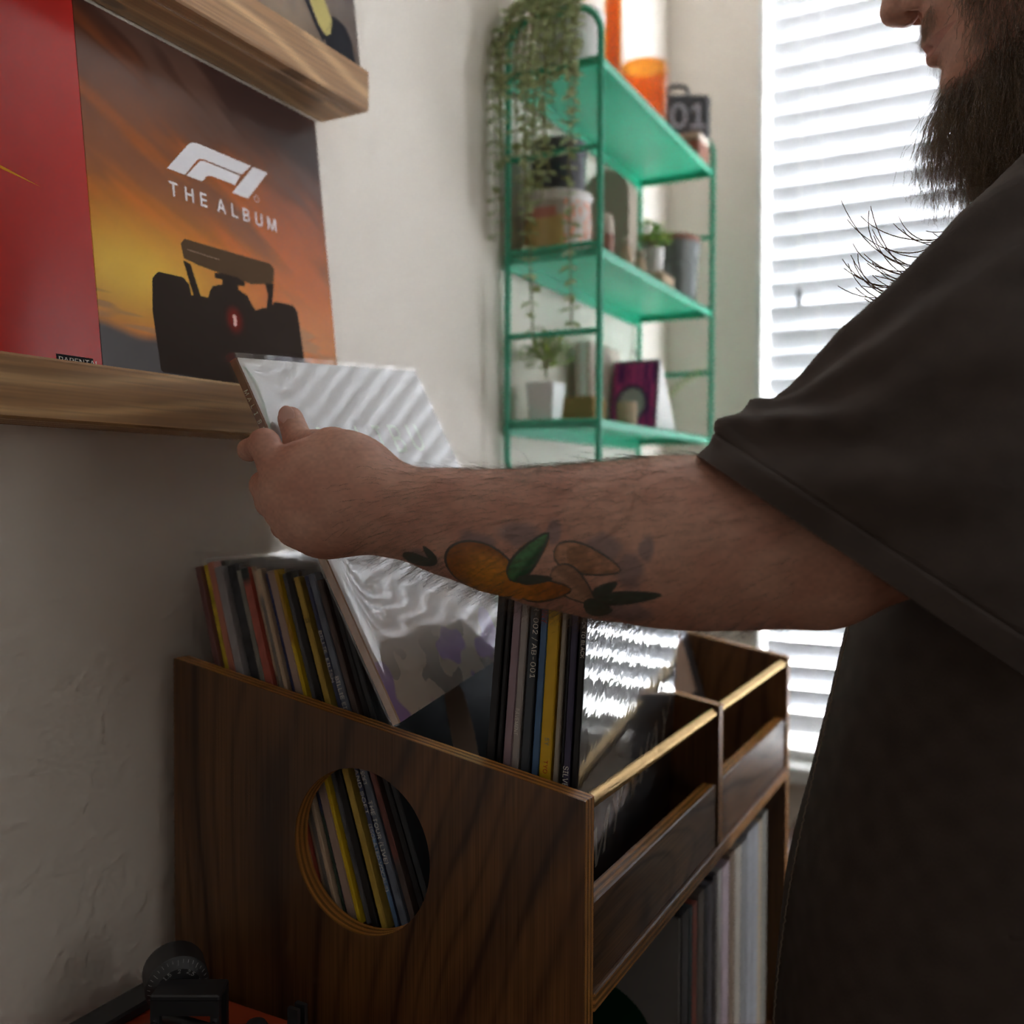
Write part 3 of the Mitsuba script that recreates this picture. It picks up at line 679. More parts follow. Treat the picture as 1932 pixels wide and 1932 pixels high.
GB = 'records leaning in the far bin'
cols = [(.30, .05, .04), (.05, .05, .06), (.12, .14, .16), (.30, .28, .26), (.02, .02, .022), (.22, .17, .12), (.06, .07, .08), (.035, .033, .035)]
names = ['dark red', 'black', 'slate', 'pale grey', 'jet black', 'brown', 'charcoal', 'black and grey printed']
for i in range(8):
    X = .200+.0135*i; M = lean(X, 17.5, -.378, 1.0150, -.197)
    k = sleeve(M, .0058, cols[i], cols[i], w=.313, label= f'{names[i]} record leaning in the far bin, {"foremost" if i == 7 else ("first from the wall" if i == 0 else "behind the foremost one")}', group=GB, seed=70+i, speck=.1, film=i in (5, 6))
    if i == 7:
        add('outer_bag', wavy_film(.0058, w=.313, seed=3), 'clear_film', k, M=M, smooth=True, label='clear plastic outer bag')
        pr = sg.box(.03, .10, .285, .29).difference(sg.Point(.16, .2).buffer(.05)); add('cover_print', ext(pr, .00012, 'yzx', (.0029, 0, 0)), 'ink_tan', k, M=M)
for i, w in enumerate(('second from the wall', 'third from the wall', 'fourth from the wall', 'fifth from the wall', 'third from the front', 'second from the front')):
    labels[[k for k in labels if labels[k].get('group') == GB][i+1]]['label'] = f'{names[i+1]} record leaning in the far bin, {w}'

GU = 'records standing in the lower compartment'
LOW = [(.906, .930, (.05, .05, .055), 'black'), (.932, .942, (.07, .10, .11), 'dark teal'), (.943, .959, (.48, .15, .115), 'salmon red'), (.960, .983, (.27, .23, .21), 'taupe'), (.984, .996, (.06, .07, .085), 'dark slate'),
       (.997, 1.015, (.26, .27, .33), 'blue grey'), (1.016, 1.030, (.06, .055, .06), 'soot black'), (1.031, 1.050, (.52, .50, .47), 'off-white'), (1.051, 1.083, (.50, .40, .44), 'pale pink'), (1.084, 1.106, (.24, .17, .12), 'brown'),
       (1.107, 1.136, (.58, .54, .47), 'cream'), (1.137, 1.162, (.36, .37, .38), 'mid grey'), (1.163, 1.195, (.46, .48, .52), 'pale blue grey'), (1.196, 1.222, (.50, .52, .56), 'light steel'), (1.223, 1.240, (.58, .50, .38), 'ivory'), (1.241, 1.268, (.33, .33, .30), 'olive grey')]
def upright(y, x0=.112): return frame([0, 1, 0], [-1, 0, 0], [0, 0, 1], [.431, y, -.7345])
for i, (a, b, c, nm) in enumerate(LOW):
    if b-a > .018:
        pass
    M = upright((a+b)/2+.0)
    sleeve(M, (b-a)*.93, c, c, f'{nm} record spine in the lower compartment under the brass railed bins', GU, 100+i, .06, film=False, h=S-.002*(i % 3))
M = upright(.9005)
k = thing('record_sleeve', 'greyish white record with a dark green disc on its cover, in the lower compartment', 'record', GU)
m, K = jacket(.005, (.36, .355, .35), (.33, .33, .32)); m, K = faces_apart(m, K, (.36, .355, .35), (.36, .355, .35)); add('jacket', m, 'card', k, color=K, M=M)
matte('ink_green', (.010, .055, .030))
add('cover_disc', ext(sg.Point(.088, .170).buffer(.066, 40), .00015, 'yzx', (-.0027, 0, 0)), 'ink_green', k, M=M, label='dark green disc')

# ------------------------------------------------------------------ the lifted record
ML0 = frame([.8986, .1031, .4265], [-.1456, .9870, .0681], [-.4140, -.1233, .9019], np.array([.1687, .5729, .1038])-S*np.array([-.4140, -.1233, .9019])-.00375*np.array([.8986, .1031, .4265]))
_e = np.array([.1687, .5729, .1038]); _r = trimesh.transformations.rotation_matrix(math.radians(-1.6), [-.4140, -.1233, .9019], _e); ML = _r@ML0
LR = thing('lifted_record', 'pale collage record in a crinkled clear bag, lifted out of the bin by its spine', 'record')
def collage(p, n, uv):
    x, y = uv.x, uv.y
    w = fbm(x*22+3, y*30, 1.0, 3)
    c = mi.Color3f(.50, .475, .455)*(.92+.16*w)
    c = mix(c, (.62, .50, .40), smoothstep(.5, .2, y/.315+.35*(w-.5))*.8)
    b = fbm(x*45, y*45+8, 2.0, 3)
    low = smoothstep(.20, .05, y/.315)
    c = mix(c, (.10, .07, .055), smoothstep(.56, .62, b)*low*.8); c = mix(c, (.34, .20, .42), smoothstep(.60, .66, fbm(x*28+9, y*28, 3.0, 2))*smoothstep(.24, .08, y/.315))
    c = mix(c, (.20, .33, .18), smoothstep(.55, .60, fbm(x*30, y*30+4, 5.0, 2))*smoothstep(.24, .27, x)*smoothstep(.6, .3, y/.315))
    return dr.select(x < .0005, mix((.30, .17, .10), (.42, .25, .16), fbm(1.0, y*60, p.x*200, 2))*dr.select(y > .22, mix((.35, .3, .3), (1.1, 1.0, 1.0), smoothstep(.285, .25, y)*0+.25), mi.Color3f(1)), c)
mat('collage_card', {'type': 'principled', 'base_color': proc(collage), 'roughness': .4, 'specular': .4})
jm, _ = jacket(.0075, (0, 0, 0), (0, 0, 0)); jm, _ = faces_apart(jm, _, (0, 0, 0), (0, 0, 0))
uvj = np.c_[jm.vertices[:, 1], jm.vertices[:, 2]]; fn = np.repeat(jm.face_normals, 3, axis=0); uvj[fn[:, 1] < -.3, 0] = 0
add('jacket', jm, 'collage_card', LR, uv=uvj, M=ML)
for j, ch in enumerate('MALIBU'): spine_text(LR, ML, .0075, ch, .0265+.0066*j, 'ink_pale_green', .0038, -.0004)
big = meshkit.text_mesh('M A L I B U', .030, .00015); v = big.vertices.copy(); big.vertices = np.c_[.0038+v[:, 2], .040+v[:, 0]*1.0, .222+v[:, 1]]; big.invert() if big.volume < 0 else None
add('title_print', big, 'ink_pale_green', LR, M=ML, label='pale green title lettering')
def crinkled(w, h, n=150):
    y, z = np.meshgrid(np.linspace(-.0015, w, n), np.linspace(-.001, h, n), indexing='ij')
    q = np.stack([y*9, z*9, y*0], -1)
    d = .0004*(meshkit.fbm(q*.4, 1, 21)-.5)
    # pull folds running from the spine down to the far corner, and ripples where the thumb presses
    u = (y*.86-z*.50); vv = (y*.50+z*.86)
    f = np.clip(1-np.abs(z-.10)/.10, 0, 1)
    wob = meshkit.fbm(np.stack([u*10, vv*18, u*0], -1), 3, 4)
    d += .00036*f*np.abs(np.sin(vv*95+wob*1.6))**2*np.exp(-((y-.10)/.09)**2)*(.4+wob)
    r = np.hypot(y-.03, z-.255); d += .00003*np.sin(r*520+6*wob)*np.exp(-(r/.034)**2)
    d += .0035*np.exp(-np.maximum(y, 0)/.012)*np.clip(z/.05, 0, 1)*np.clip((h-z)/.03, 0, 1)
    tq = np.clip(((y-.0078)*.0069+(z-.2306)*.0232)/.000586, 0, 1.2); d = d*(1-np.exp(-(np.hypot(y-.0078-tq*.0069, z-.2306-tq*.0232)/.017)**4))
    d = d+4e-6*np.random.default_rng(2).normal(size=d.shape)
    P = np.stack([.0046+np.maximum(d, -.0004), y, z], -1); Q = P-np.array([.0002, 0, 0])
    V = P.reshape(-1, 3)
    i, j = np.meshgrid(np.arange(n-1), np.arange(n-1), indexing='ij'); a = (i*n+j).ravel()
    F = np.c_[a, a+n, a+n+1, a+1]
    return trimesh.Trimesh(V, np.vstack([F[:, [0, 1, 2]], F[:, [0, 2, 3]]]), process=False)
add('bag_front', crinkled(.3195, .3195), 'clear_film', LR, smooth=True, M=ML, label='crinkled clear plastic bag')
add('bag_spine', bx(-.0040, .0044, -.0022, -.0019, -.001, .3195, 0), 'clear_film', LR, M=ML, label='clear plastic over the spine')

# ------------------------------------------------------------------ sleeves on the picture ledges
UP, AX, NN = np.array([-.1130, 0, .9936]), np.array([0, 1.0, 0]), np.array([.9936, 0, .1130])
def leaning(y0, x0=.048, z0=.0868, up=UP, nn=NN): return frame(AX, up, nn, [x0, y0, z0])
HL = .330
def cover_mesh(w, h, t=.004):
    m = bx(0, w, 0, h, -t, 0, .0008); m = m.subdivide().subdivide()
    return m, m.vertices[:, :2].copy()
def sunset(p, n, uv):
    x, y = uv.x, uv.y
    tilt = y+x*.42
    w = fbm(x*14+3, y*20, 1.0, 2); cl = fbm(x*9+tilt*6, tilt*32, 2.0, 3)
    glow = dr.exp(-(dr.square((x-.035)/.105)+dr.square((y-.100)/.042)))
    g2 = dr.exp(-(dr.square((x-.30)/.10)+dr.square((y-.075)/.045)))
    up = smoothstep(.10, .33, y+.22*(x-.1)+.05*(w-.5))
    c = mix((.46, .120, .016), (.030, .012, .009), up)
    c = mix(c, (.52, .105, .012), smoothstep(.48, .72, cl)*smoothstep(.33, .14, y+.3*(x-.12))*.75)
    c = mix(c, (.10, .05, .035), smoothstep(.55, .36, cl)*smoothstep(.12, .2, y)*.55)
    c = mix(c, (.85, .50, .06), dr.minimum(glow*1.05, 1.0)); c = mix(c, (.66, .24, .06), g2*.6)
    bars = smoothstep(.55, .68, fbm(x*12, y*95, 4.0, 2))*smoothstep(.1, .075, y)
    c = mix(c, (.42, .20, .085), bars*.8)
    ridge = .052+.012*fbm(x*24, 3.0, 0, 2)-.05*x
    c = mix(c, (.16, .11, .095), smoothstep(ridge+.012, ridge+.002, y)*smoothstep(.5, .42, cl+.1))
    c = mix(c, (.050, .042, .042), smoothstep(ridge, ridge-.012, y))
    return c
mat('sunset_print', {'type': 'principled', 'base_color': proc(sunset), 'roughness': .22, 'specular': .28})
SA = thing('sunset_album', 'sunset record sleeve with a racing car silhouette and white logo, leaning on the lower ledge', 'record')
MA = leaning(.5465)
cm, cu = cover_mesh(.315, HL); add('jacket', cm, 'sunset_print', SA, uv=cu, M=MA)
def prt(name, poly, m, z=.00012, key=SA, M=MA, label=None, d=.00012): add(name, ext(poly, d, 'xyz', (0, 0, z-.00008)), m, key, M=M, label=label)
matte('logo_white', (.80, .78, .80)); matte('car_dark', (.035, .026, .022)); matte('car_brown', (.085, .052, .032))
def arcpoly(pts, r): return sg.Polygon(pts).buffer(-r).buffer(r, 8)
prt('logo', sg.Polygon([(.089, .2076), (.1165, .2375), (.1215, .2418), (.1275, .2437), (.1345, .2440), (.2022, .2440), (.1870, .2304), (.1361, .2304), (.1300, .2288), (.1265, .2258), (.1103, .2076)]), 'logo_white', label='white slanted racing logo')
prt('logo', sg.Polygon([(.1124, .2076), (.1290, .2252), (.1318, .2276), (.1364, .2288), (.1855, .2288), (.1762, .2166), (.1450, .2166), (.1395, .2152), (.1372, .2132), (.1320, .2076)]), 'logo_white')
prt('logo', sg.Polygon([(.2052, .2440), (.2268, .2440), (.1934, .2076), (.1713, .2076)]), 'logo_white')
prt('registered_mark', sg.Point(.2062, .2108).buffer(.0036, 12).difference(sg.Point(.2062, .2108).buffer(.0029, 12)), 'logo_white')
x = .0886
for ch, xe in zip('THE ALBUM', (.0886, .1070, .1258, 0, .1480, .1668, .1825, .2000, .2178)):
    if ch != ' ':
        g = meshkit.text_mesh(ch, .0128, .00012, bold=True); g.vertices[:, :2] += [xe, .1832]; g.vertices[:, 2] += .0001
        add('title_letter', g, 'logo_white', SA, M=MA)
prt('car_wing', arcpoly([(.0980, .1400), (.1030, .1452), (.2170, .1462), (.2232, .1425), (.2205, .1275), (.2120, .1205), (.2060, .1228), (.1880, .1190), (.1600, .1205), (.1180, .1235), (.1000, .1265)], .002), 'car_brown')
prt('car_tyre', arcpoly([(.0580, .0700), (.0608, .1000), (.0680, .1072), (.0975, .1080), (.1040, .1020), (.1056, .0900), (.1035, .0160), (.0620, .0160)], .004), 'car_dark')
prt('car_tyre', arcpoly([(.2125, .1000), (.2200, .1070), (.2480, .1080), (.2545, .1020), (.2580, .0560), (.2560, .0160), (.2110, .0160)], .004), 'car_dark')
prt('car_body', sg.Polygon([(.1000, .0160), (.1030, .0800), (.1040, .0910), (.1130, .0935), (.1270, .0930), (.1300, .1000), (.1345, .1060), (.1420, .1085), (.1476, .1095), (.1485, .1170), (.1385, .1165), (.1385, .1195), (.1470, .1210), (.1690, .1210), (.1770, .1180), (.1765, .1158), (.1672, .1150), (.1665, .1090), (.1790, .1050), (.1850, .0960), (.1900, .0915), (.2020, .0965), (.2160, .0965), (.2180, .0160)]).buffer(.001), 'car_dark', .00018)
prt('car_strut', sg.Polygon([(.0990, .1240), (.1075, .1225), (.1165, .0950), (.1175, .0900), (.1085, .0920)]), 'car_dark', .00022); prt('car_strut', sg.Polygon([(.2080, .1235), (.2205, .1260), (.2135, .0950), (.2050, .0940), (.2105, .1120)]), 'car_dark', .00022)
prt('wing_line', sg.Polygon([(.1050, .1360), (.1450, .1350), (.1450, .1344), (.1050, .1354)]), 'ink_tan', .00024)
matte('lamp_red', (.30, .020, .015)); matte('lamp_white', (.85, .55, .50))
def halo(p, n, uv):
    r = dr.sqrt(dr.square(uv.x-.1590)+dr.square((uv.y-.0780)*.85)); return mix((.16, .020, .016), (.035, .026, .022), smoothstep(.002, .015, r))
mat('lamp_print', {'type': 'diffuse', 'reflectance': proc(halo)})
hl = sa.scale(sg.Point(.1590, .0780).buffer(.0155, 24), 1, 1.15); hm = ext(hl, .0001, 'xyz', (0, 0, .00026)); add('tail_lamp_print', hm, 'lamp_print', SA, uv=hm.vertices[:, :2].copy(), M=MA, label='red glow printed round the tail lamp')
for j, q in enumerate(((.1588, .0812), (.1594, .0776), (.1590, .0738))): prt('lamp_dot', sa.scale(sg.Point(*q).buffer(.0026, 10), 1, .85), 'lamp_white', .0004)

mat('red_print', {'type': 'principled', 'base_color': rgb(.40, .018, .014), 'roughness': .24, 'specular': .36}); matte('streak_yellow', (.62, .30, .03))
RA = thing('red_album', 'plain red record sleeve with a yellow streak and a small black warning label', 'record')
MR = leaning(.2335, .0495)
cm2, cu2 = cover_mesh(.3125, HL)
add('jacket', cm2, 'red_print', RA, M=MR)
st = sg.Polygon([(.205, .1700), (.235, .1588), (.268, .1515), (.236, .1562), (.205, .1650)]); prt('streak_print', st, 'streak_yellow', key=RA, M=MR)
prt('warning_label', sg.box(.2690, -.002, .3030, .0190), 'ink_black', key=RA, M=MR, label='small black warning label')
tx = meshkit.text_mesh('PARENTAL', .0046, .0001); tx.vertices[:, :2] = tx.vertices[:, :2]*[1.16, 1]+[.2706, .0125]; tx.vertices[:, 2] += .00016; add('label_lettering', tx, 'ink_white', RA, M=MR)
tx = meshkit.text_mesh('ADVISORY', .0060, .0001); tx.vertices[:, :2] = tx.vertices[:, :2]*[.92, 1]+[.2706, .0040]; tx.vertices[:, 2] += .00016; add('label_lettering', tx, 'ink_white', RA, M=MR)

UA = thing('brown_album', 'dark brown record sleeve with a pale yellow shape, on the upper ledge', 'record')
def smoky(p, n, uv): return mix((.15, .085, .035), (.055, .030, .022), smoothstep(.55, 1.0, uv.x/.315+.4*(fbm(uv.x*14, uv.y*14, 3.0, 3)-.5)))*(.8+.4*fbm(uv.x*40, uv.y*40, 1.0, 2))
mat('smoky_print', {'type': 'principled', 'base_color': proc(smoky), 'roughness': .3})
MU = leaning(.5880, .046, .4573)
cm3, cu3 = cover_mesh(.315, .32); add('jacket', cm3, 'smoky_print', UA, uv=cu3, M=MU)
matte('pale_yellow', (.52, .44, .17)); matte('blue_black', (.028, .028, .032))
prt('cover_print', sg.Polygon([(.205, .115), (.243, .045), (.254, .038), (.263, .043), (.268, .060), (.240, .112)]), 'pale_yellow', key=UA, M=MU)
prt('cover_print', sg.Polygon([(.255, .036), (.262, .046), (.272, .062), (.290, .060), (.297, .048), (.300, .030), (.290, .010), (.270, .008)]).buffer(.005), 'blue_black', key=UA, M=MU)
prt('cover_print', sg.Polygon([(.190, .115), (.236, .042), (.248, .028), (.252, .036), (.240, .048), (.203, .115)]), 'blue_black', .0002, key=UA, M=MU)
# ------------------------------------------------------------------ things on the green wall shelf
S1, S2, S3 = .640, .360, .106
plastic('white_glaze', (.78, .77, .75), .28); plastic('black_gloss', (.014, .013, .018), .3); matte('taupe', (.40, .35, .28)); matte('pale_wood', (.55, .42, .30))
mat('amber_glass', {'type': 'thindielectric', 'int_ior': 1.5, 'ext_ior': 1.0, 'specular_transmittance': rgb(.88, .50, .13)}, two=False)
matte('soil', (.05, .035, .025))
for nm, c in (('leaf_sage', (.42, .46, .26)), ('leaf_pale', (.60, .63, .46)), ('leaf_olive', (.27, .285, .11)), ('leaf_green', (.15, .29, .06)), ('leaf_lime', (.33, .42, .10))):
    mat(nm, {'type': 'principledthin', 'base_color': rgb(*c), 'roughness': .45, 'diff_trans': .7, 'spec_trans': 0.0, 'eta': 1.4}, two=False)
matte('stem', (.16, .15, .06)); matte('twig', (.10, .05, .04))
def leaf_mesh(L, W, cup=.16, n=7):
    """A pointed oval leaf from the origin along +x, cupped."""
    t = np.linspace(0, 1, n); w = W/2*np.sin(np.pi*np.clip(t, .02, .985)**.85)
    V = np.vstack([np.c_[t*L, w, cup*w*2], np.c_[t*L, w*0, -cup*L*.3*np.sin(np.pi*t)], np.c_[t*L, -w, cup*w*2]])
    F = []
    for r in range(2):
        for i in range(n-1):
            a, b = r*n+i, (r+1)*n+i; F += [[a, b, b+1], [a, b+1, a+1]]
    return trimesh.Trimesh(V, np.array(F), process=False)
LEAVES = {k: mikit.ply(leaf_mesh(.0185, .0140), k, True) for k in ('leaf_sage', 'leaf_pale', 'leaf_olive')}
SPRIG = {k: mikit.ply(leaf_mesh(.018, .0082, .1, 5), k, True) for k in ('leaf_green', 'leaf_lime', 'leaf_sage')}
def leaf_frame(p, d, up, s):
    x = unit(d); z = np.asarray(up, float); z = z-x*(z@x); z = unit(z) if np.linalg.norm(z) > 1e-4 else unit(np.cross(x, [.3, .2, .9])); y = np.cross(z, x)
    return frame(x*s, y*s, z*s, p)
# trailing plant
TP = thing('trailing_plant', 'trailing grey green plant in a white pot, hanging over the end of the green shelf', 'plant')
pot = lathe([(0, 0), (.042, 0), (.046, .003), (.056, .100), (.0565, .104), (.053, .104), (.050, .092), (0, .090)], 40, (.078, 1.405, S1+.0005))
add('pot', pot, 'white_glaze', TP, smooth=40, label='white pot')
add('soil', trimesh.creation.cylinder(.0495, .003, sections=32).apply_translation([.078, 1.405, S1+.0915]), 'soil', TP)
rng = np.random.default_rng(11)
n_leaf = 0; extra = []
vines = [(.072, 1.290, .222, 1), (.130, 1.288, .238, 1)]
for k in range(15):
    x = .008+.150*((k*.618) % 1); vines.append((x, 1.285-.03*rng.random(), [.36, .42, .47, .52, .38, .56, .45, .60][k % 8]+.03*rng.random()+(.10 if x > .11 else 0), 0))
for vx, vy, ze, long in vines:
    top = np.array([.078, 1.405, S1+.092]); rim = np.array([.078+(vx-.078)*.55, 1.355-.01*rng.random(), S1+.118+.03*rng.random()])
    path = np.vstack([bez(top, rim+[0, .01, .03], [vx, vy+.01, S1+.11], [vx, vy, S1-.02], n=14), bez([vx, vy, S1-.04], [vx+.02*(rng.random()-.5), vy-.01*rng.random(), (S1+ze)/2], [vx+.012*(rng.random()-.5), vy+.006*rng.random(), ze], n=22)])
    add('stem', tube(path, .0011, 5), 'stem', TP)
    s = np.r_[0, np.cumsum(np.linalg.norm(np.diff(path, axis=0), axis=1))]; at_ = np.arange(.03, s[-1], .0175 if not long else .0205); ph = rng.random()*6
    for j, u in enumerate(at_):
        p = np.array([np.interp(u, s, path[:, i]) for i in range(3)])
        for sg_ in (0, 1):
            a = ph+j*1.9+sg_*math.pi+rng.normal(0, .35); d = np.array([math.cos(a), math.sin(a)*.8, -.25+rng.normal(0, .3)])
            if p[1]+d[1]*.017 > 1.312 and p[2] < S1: d[1] = -abs(d[1])
            kind = ('leaf_sage', 'leaf_pale', 'leaf_olive')[int(rng.choice(3, p=(.48, .27, .25)))]
            M = leaf_frame(p, d, [d[0]*.3+rng.normal(0, .3), d[1]*.3-.2, 1], .75+.45*rng.random())
            if n_leaf < 296: add('leaf', LEAVES[kind], None, TP, M=M); n_leaf += 1
            else: extra.append((kind, M))
if extra:
    m0 = leaf_mesh(.0165, .0125, n=5); add('foliage', cat([m0.copy().apply_transform(M) for k, M in extra]), 'leaf_sage', TP, smooth=True, kind='stuff')
# amber glass
AV = thing('glass_vase', 'slim amber glass vase behind the front post of the green shelf', 'vase')
add('body', lathe([(0, 0), (.0125, 0), (.0140, .004), (.0140, .175), (.0115, .185), (.0115, .215), (.0100, .215), (.0098, .012), (0, .010)], 32, (.128, 1.460, S1+.0005)), 'amber_glass', AV, smooth=40)
AT = thing('glass_tumbler', 'wide amber glass tumbler on the top board left of the flip clock', 'glass')
add('body', lathe([(0, 0), (.040, 0), (.0435, .004), (.0445, .145), (.0440, .147), (.0415, .147), (.0405, .012), (0, .010)], 48, (.088, 1.715, S1+.0005)), 'amber_glass', AT, smooth=40)
# flip clock on a small box
KB = thing('keepsake_box', 'reddish brown box with a pale lid under the flip clock', 'box')
plastic('terracotta', (.22, .085, .05), .5); plastic('pale_lid', (.55, .46, .38), .5)
add('base', bx(.080, .160, 1.826, 1.889, S1+.0006, S1+.042, .002), 'terracotta', KB); add('lid', bx(.078, .162, 1.824, 1.891, S1+.0425, S1+.056, .002), 'pale_lid', KB)
FC = thing('flip_clock', 'black flip clock with a handle showing 01, at the window end of the green shelf', 'clock')
ct, st_ = math.cos(.50), math.sin(.50)
MC = frame([ct, st_, 0], [0, 0, 1], [st_, -ct, 0], [.090, 1.838, S1+.0570])       # x along the face, y up, z out of the face
plastic('clock_case', (.030, .030, .034), .42); plastic('flap', (.020, .020, .022), .35); matte('digit', (.45, .46, .52))
add('case', bx(0, .086, 0, .086, -.052, 0, .005), 'clock_case', FC, M=MC)
for j in range(2): add('flap', bx(.006+.0385*j, .0415+.0385*j, .010, .076, .0002, .0022, .001), 'flap', FC, M=MC)
for j, ch in enumerate('01'):
    g = meshkit.text_mesh(ch, .046, .0004, bold=True); w = g.bounds[1]-g.bounds[0]; g.vertices[:, :2] += [.0235+.038*j-w[0]/2-g.bounds[0][0], .020]; g.vertices[:, 2] += .0022
    add('digit', g, 'digit', FC, M=MC)
add('split_line', cat([bx(.006+.0385*j, .0415+.0385*j, .0425, .0435, .0024, .0027, 0) for j in range(2)]), 'flap', FC, M=MC)
hp = np.vstack([[(.006, .086, -.026)], bez([.006, .098, -.026], [.006, .112, -.026], [.020, .112, -.026], n=6), bez([.030, .112, -.026], [.046, .112, -.026], [.046, .098, -.026], n=6), [(.046, .086, -.026)]])
add('handle', tube(hp, .0038, 10), 'clock_case', FC, smooth=40, M=MC)
# second board
PP = thing('painted_pot', 'painted ceramic pot with a white rim, gold front and coral dots', 'pot')
def painted(p, n, uv):
    a = p.x-.066; b = p.y-1.388; h = p.z-S2
    c = mix((.46, .31, .105), (.40, .26, .08), noise(p.x*60, p.y*60, p.z*60))
    c = dr.select(h > .062, mi.Color3f(.36, .30, .25), c)
    d, e, w = voronoi(dr.atan2(b, a)*5.5, h*42)
    c = dr.select((a > .030), mix((.60, .50, .46), (.68, .26, .14), smoothstep(.36, .28, d)), c)
    c = dr.select((h > .058) & (h < .074) & (a < .02), mi.Color3f(.40, .13, .09), c)
    return dr.select(h > .086, mi.Color3f(.72, .66, .63), c)
mat('pot_paint', {'type': 'principled', 'base_color': proc(painted), 'roughness': .35})
add('body', lathe([(0, 0), (.046, 0), (.052, .006), (.0545, .050), (.0520, .090), (.0555, .098), (.0540, .101), (.0480, .097), (.0470, .010), (0, .008)], 48, (.066, 1.388, S2+.0005)), 'pot_paint', PP, smooth=50)
BC = thing('black_canister', 'black canister standing inside the painted pot', 'canister')
add('body', lathe([(0, .013), (.039, .013), (.041, .016), (.043, .176), (.041, .180), (0, .180)], 40, (.066, 1.388, S2+.0005)), 'black_gloss', BC, smooth=40)
add('rim', lathe([(.0432, .166), (.0450, .166), (.0450, .182), (.0412, .182), (.0412, .1802), (.0432, .1790)], 40, (.066, 1.388, S2+.0005)), 'clock_case', BC, smooth=40)
CP = thing('ceramic_capsule', 'small domed capsule, terracotta below and beige above, beside the painted pot', 'ornament')
add('base', lathe([(0, 0), (.0128, 0), (.0140, .003), (.0140, .045), (0, .045)], 28, (.128, 1.432, S2+.0005)), 'terracotta', CP, smooth=40)
add('dome', lathe([(.0140, .0452), (.0140, .062), (.0125, .072), (.0085, .079), (0, .082)], 28, (.128, 1.432, S2+.0005)), 'pale_lid', CP, smooth=60)
AR = thing('arch_bookend', 'taupe arch shaped slab on the middle board', 'bookend')
a = np.radians(np.linspace(0, 180, 24)); arch = sg.Polygon([(.118, 0), (.118, .150)]+[(.075+.043*math.cos(t), .150+.043*math.sin(t)) for t in a]+[(.032, .150), (.032, 0)])
add('slab', ext(arch, .045, 'xzy', (0, 1.560, S2+.0005)), 'taupe', AR, smooth=30)
for j, (x, y, h) in enumerate(((.138, 1.500, .062), (.140, 1.560, .050))):
    k = thing('peg_figure', ('small wooden peg figure nearest the front post, on the middle board', 'shorter wooden peg figure just left of the leafy potted plant')[j], 'figurine', 'peg figures on the middle board')
    add('body', lathe([(0, 0), (.0105, 0), (.0110, .002), (.0085, h*.62), (.0050, h*.70), (0, h*.70)], 20, (x, y, S2+.0005)), 'pale_wood', k, smooth=50)
    add('head', trimesh.creation.icosphere(2, .0088).apply_translation([x, y, S2+.0005+h*.70+.0070]), 'taupe' if j else 'pale_lid', k, smooth=True)
def bush(key, c, r, n, kinds, seed, up=.5, size=1.0):
    g = np.random.default_rng(seed); c = np.array(c, float)
    for i in range(14):
        d = unit([g.normal(), g.normal(), abs(g.normal())+up]); e = c+d*r*np.array([1, 1, 1.25])
        add('stem', tube(bez(c-[0, 0, r*.5], c+[0, 0, r*.3], e, n=7), .0007, 5), 'stem', key)
    for i in range(n):
        d = unit([g.normal(), g.normal(), abs(g.normal())*.9+up*.5]); p = c+d*r*(.35+.65*g.random())*np.array([1, 1, 1.2])
        q = unit(d+g.normal(0, .5, 3))
        if p[0]+q[0]*.016 < .004: q[0] = abs(q[0])
        add('leaf', SPRIG[kinds[i % len(kinds)]], None, key, M=leaf_frame(p, q, [0, 0, 1], size*(.8+.5*g.random())))
P2 = thing('leafy_pot_plant', 'bright green leafy plant in a small white pot on the middle board', 'plant')
add('pot', lathe([(0, 0), (.0175, 0), (.0185, .002), (.0215, .046), (.0220, .048), (.0200, .048), (.0190, .040), (0, .040)], 28, (.118, 1.683, S2+.0325)), 'white_glaze', P2, smooth=40)
bush(P2, (.118, 1.683, S2+.085), .034, 60, ('leaf_green', 'leaf_green', 'leaf_lime'), 5)
WB = thing('wooden_block', 'small pale wooden block under the leafy pot plant', 'block')
add('block', bx(.088, .150, 1.650, 1.715, S2+.0006, S2+.0318, .003), 'pale_wood', WB)
GP = thing('grey_planter', 'glossy grey ceramic planter with a terracotta rim at the window end of the middle board', 'planter')
plastic('grey_glaze', (.115, .125, .118), .16)
add('body', lathe([(0, 0), (.038, 0), (.042, .004), (.057, .114), (.0575, .120), (.0545, .122), (.0490, .012), (0, .010)], 48, (.104, 1.828, S2+.0005)), 'grey_glaze', GP, smooth=40)
add('rim', lathe([(.0546, .1223), (.0576, .1205), (.0580, .129), (.0560, .131), (.0544, .129)], 48, (.104, 1.828, S2+.0005)), 'terracotta', GP, smooth=50)
# lowest board
P3 = thing('bushy_pot_plant', 'small bushy plant in a tapered white pot on the lowest board', 'plant')
po = sg.box(-.0205, -.0205, .0205, .0205).buffer(.004); mp = ext(po, .060, 'xyz', (0, 0, 0)); mp.vertices[:, :2] *= (0.78+.22*mp.vertices[:, 2:3]/.060); mp.apply_translation([.058, 1.362, S3+.0006]); add('pot', mp, 'white_glaze', P3, smooth=30, label='tapered white pot')
bush(P3, (.058, 1.362, S3+.088), .040, 150, ('leaf_sage', 'leaf_lime', 'leaf_sage'), 9, size=.95)
CK = thing('cork_block', 'tan cork block with rounded ends on the lowest board', 'block')
mat('cork', {'type': 'diffuse', 'reflectance': rgb(.30, .20, .085)})
add('block', ext(sg.box(.044, 0, .106, .046).buffer(-.008).buffer(.008), .052, 'xzy', (0, 1.440, S3+.0006)), 'cork', CK, smooth=30)
WC = thing('wooden_cylinder', 'short pale wooden cylinder in front of the magenta print', 'ornament')
